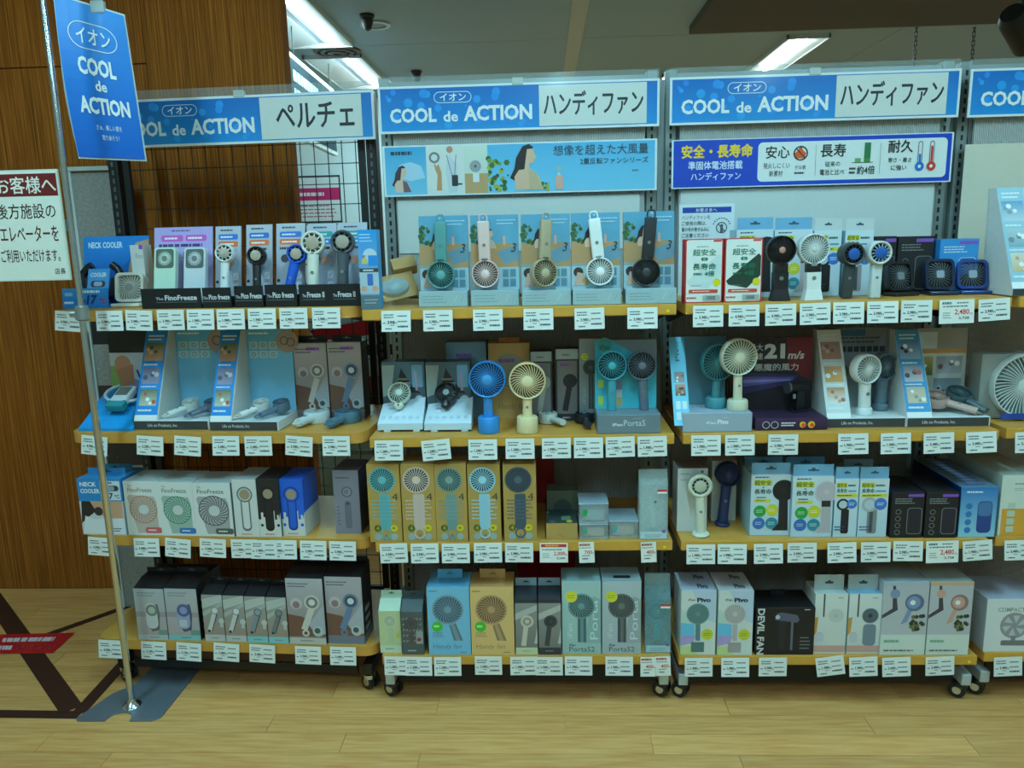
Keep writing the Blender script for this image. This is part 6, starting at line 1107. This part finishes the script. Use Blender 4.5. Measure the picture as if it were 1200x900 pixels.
for u0, u1, vb, vt, f_, dk, wd, lab in ((878, 924, 627, 556, FAND, (20, 20, 22), True, 'pale blue carton with a black fan print on the third shelf'), (926, 974, 629, 558, FANW, (180, 172, 180), True, 'pale blue carton with a pale fan print on the third shelf'), (975.5, 1003, 629, 561, FAND, (30, 30, 40), False, 'slim pale blue carton with a dark cooler print'), (1004, 1038, 629, 561, (176, 180, 184), (70, 80, 90), False, 'slim pale blue carton with a pale cooler print')):
    carton('fan_box', lab, R, Z3, u0, u1, vb, vt, .1, (170, 206, 224), safe_box(f_, dk, wd), tab=HT(HB), topcol=(150, 196, 220), group='pale blue fan cartons on the third shelf', sidecol=(160, 198, 216))
for u0, u1, vb, vt, lab in ((870, 915, 606, 548, 'pale blue carton behind the black-fan carton'), (918, 964, 606, 548, 'pale blue carton behind the pale-fan carton')):
    carton('fan_box', lab, R, Z3, u0, u1, vb, vt, .09, (150, 190, 210), None, yl=.155, tab=HT((110, 166, 196)), sidecol=(190, 206, 206))
carton('fan_box', 'slim carton with hang tab behind the slim pale ones', R, Z3, 985, 1020, 604, 551, .08, (150, 176, 184), None, yl=.155, tab=HT((140, 166, 176)))
carton('fan_box', 'black carton with device outline, left of its twin, on the third shelf', R, Z3, 1042, 1080, 630, 577, .16, (26, 26, 30), phone_box((26, 26, 30), (140, 146, 150), (34, 34, 44)), topcol=(30, 32, 38), group='black device cartons')
carton('fan_box', 'black carton with device outline beside the blue carton', R, Z3, 1082, 1120, 630, 577, .16, (26, 26, 30), phone_box((26, 26, 30), (140, 146, 150), (34, 34, 48)), topcol=(30, 32, 38), group='black device cartons')
carton('fan_box', 'long pale blue carton with a navy device print on the third shelf', R, Z3, 1122, 1165, 629, 571, .3, (70, 150, 200), lambda d: (d.rect(0, 0, 1, 1, (150, 206, 224), (40, 120, 190)), d.bars(.15, .88, .7, .93, 1, WHITE, .6), d.rrect(.48, .08, .88, .72, .12, (40, 70, 140)), d.rrect(.5, .42, .86, .7, .1, (70, 120, 170)), [d.circ(.24, .14+.16*k, .09, (40, 120, 190)) for k in range(4)]), topcol=(110, 130, 150), top=lambda d: [d.bars(.2, .06+.1*k, .9, .11+.1*k, 1, (40, 60, 130), .6, k) for k in range(9)], sidecol=(26, 48, 100))
# --- bottom shelf
def pivo_box(fan):
    return lambda d: (d.rect(0, 0, 1, 1, (214, 220, 216)), d.poly([(.3, 1), (1, 1), (1, .5), (.7, .55)], (190, 206, 226)), d.poly([(0, .72), (.35, .6), (.4, .46), (0, .46)], (190, 214, 206)), d.poly([(0, .5), (.4, .48), (.4, .3), (0, .28)], (110, 190, 226)), d.poly([(0, .3), (.42, .3), (.36, .18), (0, .14)], (180, 160, 214)), d.poly([(0, .14), (.3, .14), (.5, 0), (0, 0)], (200, 216, 150)), d.text('iFan', .2, .84, .4, .875, (70, 76, 84), .02), d.text('Pivo', .45, .82, .84, .89, (50, 56, 64), .05), d.rect(.42, .22, .56, .52, tuple(int(c*.9) for c in fan)), d.rrect(.3, .04, .68, .2, .02, tuple(int(c*.8) for c in fan)), d.fan(.48, .64, .32, tuple(int(c*.75) for c in fan), fan, fan, 28, .1, .2), d.circ(.76, .32, .17, (206, 206, 60)), d.bars(.66, .29, .86, .35, 2, (120, 120, 30), .3))
PTOP = lambda d: (d.text('Pivo', .5, .1, .8, .35, (60, 70, 90), .05), d.text('Pivo', .5, .6, .8, .85, (60, 70, 90), .05))
carton('fan_box', 'rainbow white carton with a teal pivot fan on the bottom shelf', R, Z4, 797, 838, 767, 692, .13, (206, 214, 214), pivo_box((110, 150, 150)), topcol=(176, 186, 204), top=PTOP, group='rainbow pivot fan cartons')
carton('fan_box', 'rainbow white carton with a pale pivot fan on the bottom shelf', R, Z4, 840, 881, 769, 692, .13, (214, 216, 210), pivo_box((206, 200, 200)), topcol=(196, 196, 200), top=PTOP, group='rainbow pivot fan cartons')
carton('strong_fan_box', 'black carton with white upright lettering and a pistol-shaped fan', R, Z4, 884, 953, 767, 712, .12, (24, 24, 28), lambda d: (d.rect(0, 0, 1, 1, (26, 25, 30)), d.text('DEVIL FAN', .03, .0, .15, .98, (214, 216, 216), .03, rot=-90), d.poly([(.32, .74), (.36, .88), (.44, .9), (.7, .84), (.74, .74), (.7, .68)], (90, 90, 112)), d.circ(.37, .8, .04, (190, 196, 200)), d.rect(.4, .12, .5, .72, (36, 36, 46)), d.rect(.6, .1, .64, .7, (100, 104, 116)), d.bars(.76, .1, .94, .4, 4, (130, 134, 136), .3), d.text('Trunk', .84, .93, .94, .97, WHITE, .02) if False else d.bars(.82, .94, .94, .97, 1, WHITE, .6)), topcol=(22, 22, 24), tab=((24, 24, 26), .02, .25, .7, (60, 60, 66)))
def whitefan(fan, dark):
    return lambda d: (d.rect(0, 0, 1, 1, (206, 210, 208), (222, 226, 222)), d.line(.28, .62, .28, 1, .05, (70, 74, 76)), d.poly([(.0, .3), (.08, .36), (.12, .62), (.0, .6)], (206, 150, 60)), d.circ(.18, .3, .13, (190, 190, 200)), d.rrect(.06, .2, .3, .34, .05, (200, 200, 210)), d.rect(0, 0, 1, .14, (206, 160, 150)), d.rect(.0, .0, 1, .03, (214, 206, 196)), d.rrect(.46, .14, .86, .5, .12, fan), d.fan(.66, .64, .25, dark, fan, dark, 18, .4, .3), d.bars(.7, .92, .9, .95, 1, (120, 170, 150), .5))
TW = ((170, 180, 180), .05, .92, .3, (50, 56, 60))
carton('desk_fan_box', 'white carton with a white desk fan print on the bottom shelf', R, Z4, 952, 990, 766, 696, .09, (206, 212, 210), whitefan((214, 216, 212), (190, 196, 194)), topcol=(190, 204, 200), tab=TW, group='white desk fan cartons')
carton('desk_fan_box', 'white carton with a slate desk fan print on the bottom shelf', R, Z4, 991.5, 1030, 766, 696, .09, (196, 206, 210), whitefan((120, 136, 150), (44, 54, 64)), topcol=(130, 176, 206), tab=TW, group='white desk fan cartons')
def office(fan, cap):
    return lambda d: (d.rect(0, 0, 1, 1, (196, 196, 200), (186, 186, 192)), d.rect(0, .95, 1, 1, cap), d.poly([(0, .5), (.34, .62), (.26, .95), (.2, .95), (.22, .64), (0, .55)], (70, 66, 74)), d.circ(.26, .84, .11, fan), d.poly([(.42, .42), (.56, .45), (.68, .64), (.6, .68)], fan), d.circ(.7, .72, .21, tuple(int(c*.75) for c in fan)), d.circ(.68, .72, .15, fan), d.circ(.66, .72, .06, WHITE), d.rect(0, 0, 1, .28, (214, 222, 214)), [d.circ(.62+.3*random.Random(k).random(), .34+.2*random.Random(k+50).random(), .05, ((60, 70, 50), (110, 110, 70), (46, 56, 44))[k % 3], 7) for k in range(18)], d.bars(.08, .16, .5, .22, 1, (130, 180, 150), .6), d.bars(.08, .04, .92, .08, 1, (110, 116, 110), .5))
carton('desk_fan_box', 'long office photo carton with a blue fan on the bottom shelf', R, Z4, 1030, 1083, 767, 682, .26, (190, 200, 204), office((130, 150, 186), (176, 186, 200)), topcol=(160, 174, 176), sidecol=(190, 196, 196), group='long office photo fan cartons')
carton('desk_fan_box', 'long office photo carton with an orange-pink fan on the bottom shelf', R, Z4, 1084, 1134, 767, 682, .26, (196, 196, 190), office((206, 160, 146), (206, 170, 140)), topcol=(166, 174, 168), sidecol=(150, 150, 156), group='long office photo fan cartons')

# ================================================================== WARES ON THE RACK AT THE RIGHT EDGE
R = RF
t, a0, a1, y, bh, zt = life_display('tall white display with slanted blue picture strip at the right edge', 1186, 1290, 348, 219, 0, None, ((150, 190, 206), ((190, 206, 214), (90, 150, 190), (130, 150, 160), WHITE), ((120, 160, 176), (176, 196, 200), (110, 120, 130), WHITE), ((206, 176, 130), (214, 206, 190), (190, 150, 110), WHITE)), 0, RK=R, Z=Z1, backcol=(206, 210, 206))
q = R.std(1196, 497, Z2); s = mpp(R.wp(q.x, q.y, Z2)); p = R.wp(q.x+.01, .09)
t = thing('box_fan', 'large white desk fan standing at the right picture edge', 'fan', (p.x, p.y, Z2)); wm, dm, hm = pm((214, 222, 220), .4), pm((130, 146, 146), .5), pm((206, 216, 216), .4)
obj('case', boxm(-.1, .14, .022, .09, 0, .2, .01, 2), pm((150, 156, 150), .5), t, True); head(t, (.02, .01, .105), .095, .03, wm, dm, hm, 44, .2, .24, .06, .0022); obj('price_strip', boxm(-.05, .1, -.012, -.01, .006, .024), pm((40, 70, 150), .5), t)
carton('fan_box', 'orange and white fan carton at the right edge of the third shelf', R, Z3, 1168, 1218, 630, 557, .3, (206, 216, 206), lambda d: (d.rect(0, 0, 1, 1, (214, 220, 210)), d.rect(.05, .0, 1, .45, (222, 160, 60)), d.bars(.3, .84, .7, .88, 1, (130, 140, 140), .5), d.bars(.3, .74, .8, .8, 2, (150, 156, 156), .3), d.circ(.7, .45, .1, (190, 130, 50)), [d.rrect(.18, .06+.13*k, .36, .16+.13*k, .02, (190, 206, 190)) for k in range(4)]), topcol=(176, 190, 180), sidecol=(190, 204, 192))
carton('desk_fan_box', 'white carton with a grey desk fan print at the right edge of the bottom shelf', R, Z4, 1151, 1216, 769, 702, .16, (206, 210, 212), lambda d: (d.rect(0, 0, 1, 1, (222, 224, 224)), d.text('COMPACT FAN', .2, .76, .9, .84, (130, 150, 130), .02), d.circ(.52, .5, .26, (150, 150, 154)), [d.poly([(.52+.05*math.cos(a), .5+.05*math.sin(a)*d.w/d.h), (.52+.22*math.cos(a+.1), .5+.22*math.sin(a+.1)*d.w/d.h), (.52+.2*math.cos(a+.7), .5+.2*math.sin(a+.7)*d.w/d.h)], (196, 196, 198)) for a in [k*math.pi/3 for k in range(6)]], d.rect(.48, .22, .56, .3, (130, 130, 134)), d.rrect(.3, .12, .76, .22, .03, (120, 120, 124))), topcol=(176, 180, 196), sidecol=(176, 178, 184))
carton('desk_fan_box', 'second pale carton behind the one at the right edge', R, Z4, 1140, 1200, 740, 690, .1, (170, 176, 186), None, yl=.2)

# ================================================================== SIGN POLE, FLAG, FLOOR MARKS, PANEL BEHIND THE LEFT RACK
PX, PY = -1.331, 2.17
t = thing('sign_stand', 'chrome pole on a grey notched floor plate carrying the notice board', 'sign stand', (PX, PY, 0))
pts = [(v.x-PX, v.y-PY) for v in (on(97, 843, 0), on(148, 846, 0))]
pa, pb = Vector((-1.447-PX, 2.094-PY)), Vector((-1.21-PX, 2.094-PY))
out = [(-.13, -.08), (-.045, -.08)] + [(-.005+.04*math.cos(a), -.08+.045*math.sin(a)) for a in [math.radians(k) for k in range(165, 10, -15)]] + [(.035, -.08), (.105, -.078), (.125, -.06), (.125, .33), (-.045, .34), (-.05, .12), (-.1, .06), (-.14, -.07)]
bm = bmesh.new(); prism(bm, out, 'z', .0008, .006); obj('floor_plate', bm, pm((128, 138, 150), .4, .5, var=.08, scale=8), t)
obj('plate_collar', lathe(bmesh.new(), [(.03, .006), (.026, .012), (.014, .02), (.0115, .03)], (0, 0, 0), 'z', 24), CHROME, t, True)
obj('lower_pole', tube(bmesh.new(), (0, 0, .01), (0, 0, 1.25), .0105, n=18), CHROME, t, True)
obj('upper_pole', tube(bmesh.new(), (0, 0, 1.25), (0, 0, 2.35), .0085, n=18), CHROME, t, True)
obj('clamp', lathe(bmesh.new(), [(.011, 1.235), (.019, 1.24), (.019, 1.275), (.011, 1.28)], (0, 0, 0), 'z', 18), pm((150, 156, 154), .35, .6), t, True)
obj('clamp_screw', tube(bmesh.new(), (-.03, -.012, 1.258), (-.01, -.004, 1.258), .007, n=12), pm((150, 156, 154), .35, .6), t, True)
# notice board at the left, turned with its edge at the pole
a, c = at(83, 328, PY-.012), at(66, 198, PY-.012); bw = .3; bh = c.z-a.z
t = thing('notice_board', 'white notice board with dark red heading about the elevator', 'sign', (a.x, PY-.012, a.z))
obj('frame', boxm(-bw, 0, 0, .008, 0, bh, .001), pm((214, 218, 206), .4), t)
d = Decal(bw, bh); d.rect(0, 0, 1, 1, (214, 218, 206)); d.rect(.02, .015, .985, .985, (226, 228, 216)); d.rect(.02, .765, .985, .965, (110, 22, 26))
d.text('お客様へ', .4, .79, .97, .94, (232, 232, 220), .015); d.text('後方施設の', .37, .565, .94, .7, (70, 40, 36), .01); d.text('エレベーターを', .38, .36, .94, .5, (96, 30, 30), .02); d.text('でご利用いただけます。', .29, .17, .93, .29, (70, 40, 36), .006); d.text('店長', .86, .055, .965, .11, (70, 40, 36), .004)
d.build('print', t, (-bw, -.0003, 0), (bw, 0, 0), (0, 0, bh), PRINT_GLOSS)
obj('bracket', boxm(-.02, .002, .009, .016, bh*.45, bh*.55), pm((150, 156, 154), .35, .6), t)
# curled blue flag hanging before the left header sign
FY = 2.33
c0, c1, c2, c3 = at(64, -8, FY), at(146, 17, FY), at(172, 189, FY), at(94, 186, FY)
t = thing('hanging_flag', 'blue paper flag with white lettering hanging at the upper left', 'flag', (c3.x, FY, c3.z))
N = 14; Wf = (c2-c3).length; Hf = c0.z-c3.z
def flag_pt(u, v, off=0):
    bot = c3.lerp(c2, u); top = c0.lerp(c1, u); q = bot.lerp(top, v)-Vector((c3.x, FY, c3.z))
    q.y += -.014*math.sin(v*math.pi)*(1-u)-.008*(1-u)**2+off
    q.x += -.022*math.sin(v*math.pi)*(1-u)**1.0*0
    return q
bm = bmesh.new(); g = [[[bm.verts.new(flag_pt(i/N, j/N, o)) for i in range(N+1)] for j in range(N+1)] for o in (0, .0015)]
for j in range(N):
    for i in range(N):
        bm.faces.new((g[0][j][i], g[0][j][i+1], g[0][j+1][i+1], g[0][j+1][i])); bm.faces.new((g[1][j][i], g[1][j+1][i], g[1][j+1][i+1], g[1][j][i+1]))
for i in range(N):
    for (A_, B_) in (((0, i), (0, i+1)), ((N, i+1), (N, i)), ((i+1, 0), (i, 0)), ((i, N), (i+1, N))):
        bm.faces.new((g[0][A_[0]][A_[1]], g[1][A_[0]][A_[1]], g[1][B_[0]][B_[1]], g[0][B_[0]][B_[1]]))
obj('sheet', bm, pm((200, 214, 216), .5), t, True)
bm = bmesh.new()            # second sheet folded back behind the left edge
gg = [[bm.verts.new(flag_pt(0, j/N)+Vector(((.0-.018*math.sin(math.pi*(1-j/N)*.8)*k/3), .004+.02*k/3, 0))) for k in range(4)] for j in range(N+1)]
for j in range(N):
    for k in range(3): bm.faces.new((gg[j][k], gg[j+1][k], gg[j+1][k+1], gg[j][k+1]))
obj('folded_edge', bm, pm((170, 206, 214), .5), t, True)
d = Decal(Wf, Hf); NN = 12
for j in range(NN):
    for i in range(6): d.rect(.015+i*.97/6, .012+j*.976/NN, .015+(i+1)*.97/6, .012+(j+1)*.976/NN, (10+j, 100+3*j, 196+2*j)); d.k -= 1
d.k += 1
wt = (232, 238, 238)
d.pill(.16, .7, .84, .87, .012, wt); d.text('イオン', .27, .735, .74, .835, wt, .02); d.text('COOL', .24, .535, .76, .65, wt, .04); d.text('de', .44, .44, .6, .51, wt, .025); d.text('ACTION', .18, .29, .88, .4, wt, .04); d.text('さぁ、楽しい夏を', .36, .19, .72, .225, wt, .005); d.text('取り戻そう！', .42, .125, .66, .16, wt, .005)
me = bpy.data.meshes.new('print'); fp = []
for x, y_, k in d.V: fp.append(flag_pt(x, y_, -.003-(.002 if k else 0)-k*4e-5))
me.from_pydata(fp, [], d.P); ca = me.color_attributes.new('Col', 'FLOAT_COLOR', 'POINT'); buf = []
for c in d.C: buf += rgb(c)
ca.data.foreach_set('color', buf); me.materials.append(PRINT_GLOSS); share('print', me, t)
ctop = flag_pt(.62, 1)
obj('clip', boxm(ctop.x-.02, ctop.x+.02, ctop.y-.008, ctop.y+.01, ctop.z-.02, ctop.z+.015, .003), clear_mat((206, 220, 220), .6), t)
obj('hanging_wire', tube(bmesh.new(), (ctop.x, ctop.y, ctop.z), (ctop.x, ctop.y, CEIL_Z-c3.z), .0015, n=6), CHROME, t)
# pale panel standing between the left rack and the wood wall
a = on(147, 703, 0); b2 = at(103, 212, 2.86)
t = thing('pale_panel', 'pale grey speckled panel board standing behind the left rack', 'panel', (-1.75, 2.84, 0))
obj('edge_post', boxm(0, .03, 0, .05, 0, 1.72, .002), pm((206, 214, 208), .5), t)
obj('board', boxm(.03, .2, .01, .04, .0, 1.715), pm((150, 150, 146), .7, var=.35, scale=90), t)
obj('cap', boxm(-.004, .2, -.004, .054, 1.72, 1.735), pm((190, 200, 196), .5), t)
d = Decal(.17, 1.0); r = random.Random(2)
d.rect(0, .78, 1, 1.0, (36, 32, 34)); d.rect(0, .3, 1, .62, (58, 48, 48)); [d.circ(r.random(), r.uniform(.32, .98), .008, (190, 190, 186), 6) for k in range(24)]
d.build('posted_sheet', t, (.03, .0095, .3), (.17, 0, 0), (0, 0, 1.0))
bm = bmesh.new(); [bx(bm, .01, .026, -.003, 0, .3+.05*k, .325+.05*k) for k in range(6)]; obj('hook_row', bm, pm((40, 44, 44), .5), t)
# brown floor tape
t = thing('floor_tape_mark', 'dark brown tape marking with diagonal line on the floor', 'floor mark', (0, 0, 0)); TP = pm((62, 32, 24), .5, var=.15, scale=30)
def strip_(p0, p1, w0, z=.0004):
    p0, p1 = Vector((p0.x, p0.y, 0)), Vector((p1.x, p1.y, 0)); n = Vector((-(p1-p0).y, (p1-p0).x, 0)).normalized()*w0/2; bm = bmesh.new()
    prism(bm, [((p0+n).x, (p0+n).y), ((p0-n).x, (p0-n).y), ((p1-n).x, (p1-n).y), ((p1+n).x, (p1+n).y)], 'z', z, z+.0004); obj('tape_strip', bm, TP, t)
strip_(Vector((-2.6, 2.145, 0)), Vector((-1.475, 2.125, 0)), .04); strip_(on(92, 836, 0), on(168, 752, 0), .045, .0009); strip_(on(-40, 655, 0), on(84, 832, 0), .065, .0014); strip_(on(45, 748, 0), on(152, 710, 0), .035, .0009)
q = [on(*k, 0) for k in ((-30, 767), (62, 766), (88, 742), (-30, 745))]
t = thing('floor_sticker', 'red slanted floor sticker with two lines of white lettering', 'sticker', (q[0].x, q[0].y, 0))
bm = bmesh.new(); prism(bm, [(k.x-q[0].x, k.y-q[0].y) for k in q], 'z', .002, .0026); obj('sheet', bm, pm((196, 26, 34), .45), t)
d = Decal((q[1]-q[0]).length, (q[3]-q[0]).length); d.bars(.3, .56, .92, .82, 1, (226, 206, 206), .8, 3); d.bars(.1, .16, .5, .42, 1, (226, 206, 206), .8, 5); d.text('ないでください', .5, .16, .94, .42, (226, 206, 206), .01)
me = bpy.data.meshes.new('lettering'); org = q[0]
me.from_pydata([(lambda w_: (w_.x-org.x, w_.y-org.y, .0028))((q[0].lerp(q[1], x)).lerp(q[3].lerp(q[2], x), y_)) for x, y_, k in d.V], [], d.P); ca = me.color_attributes.new('Col', 'FLOAT_COLOR', 'POINT'); buf = []
for c in d.C: buf += rgb(c)
ca.data.foreach_set('color', buf); me.materials.append(PRINT); share('lettering', me, t)

for o in bpy.data.objects:          # marks too small to pick apart stay one piece of print
    if o.name.split('.')[0] in ('label_print', 'drawn_icons', 'slot_row', 'hook_row') or (o.name.split('.')[0] == 'lettering' and o.parent and o.parent.name.split('.')[0] in ('lit_sign_board', 'floor_sticker')): o['kind'] = 'stuff'
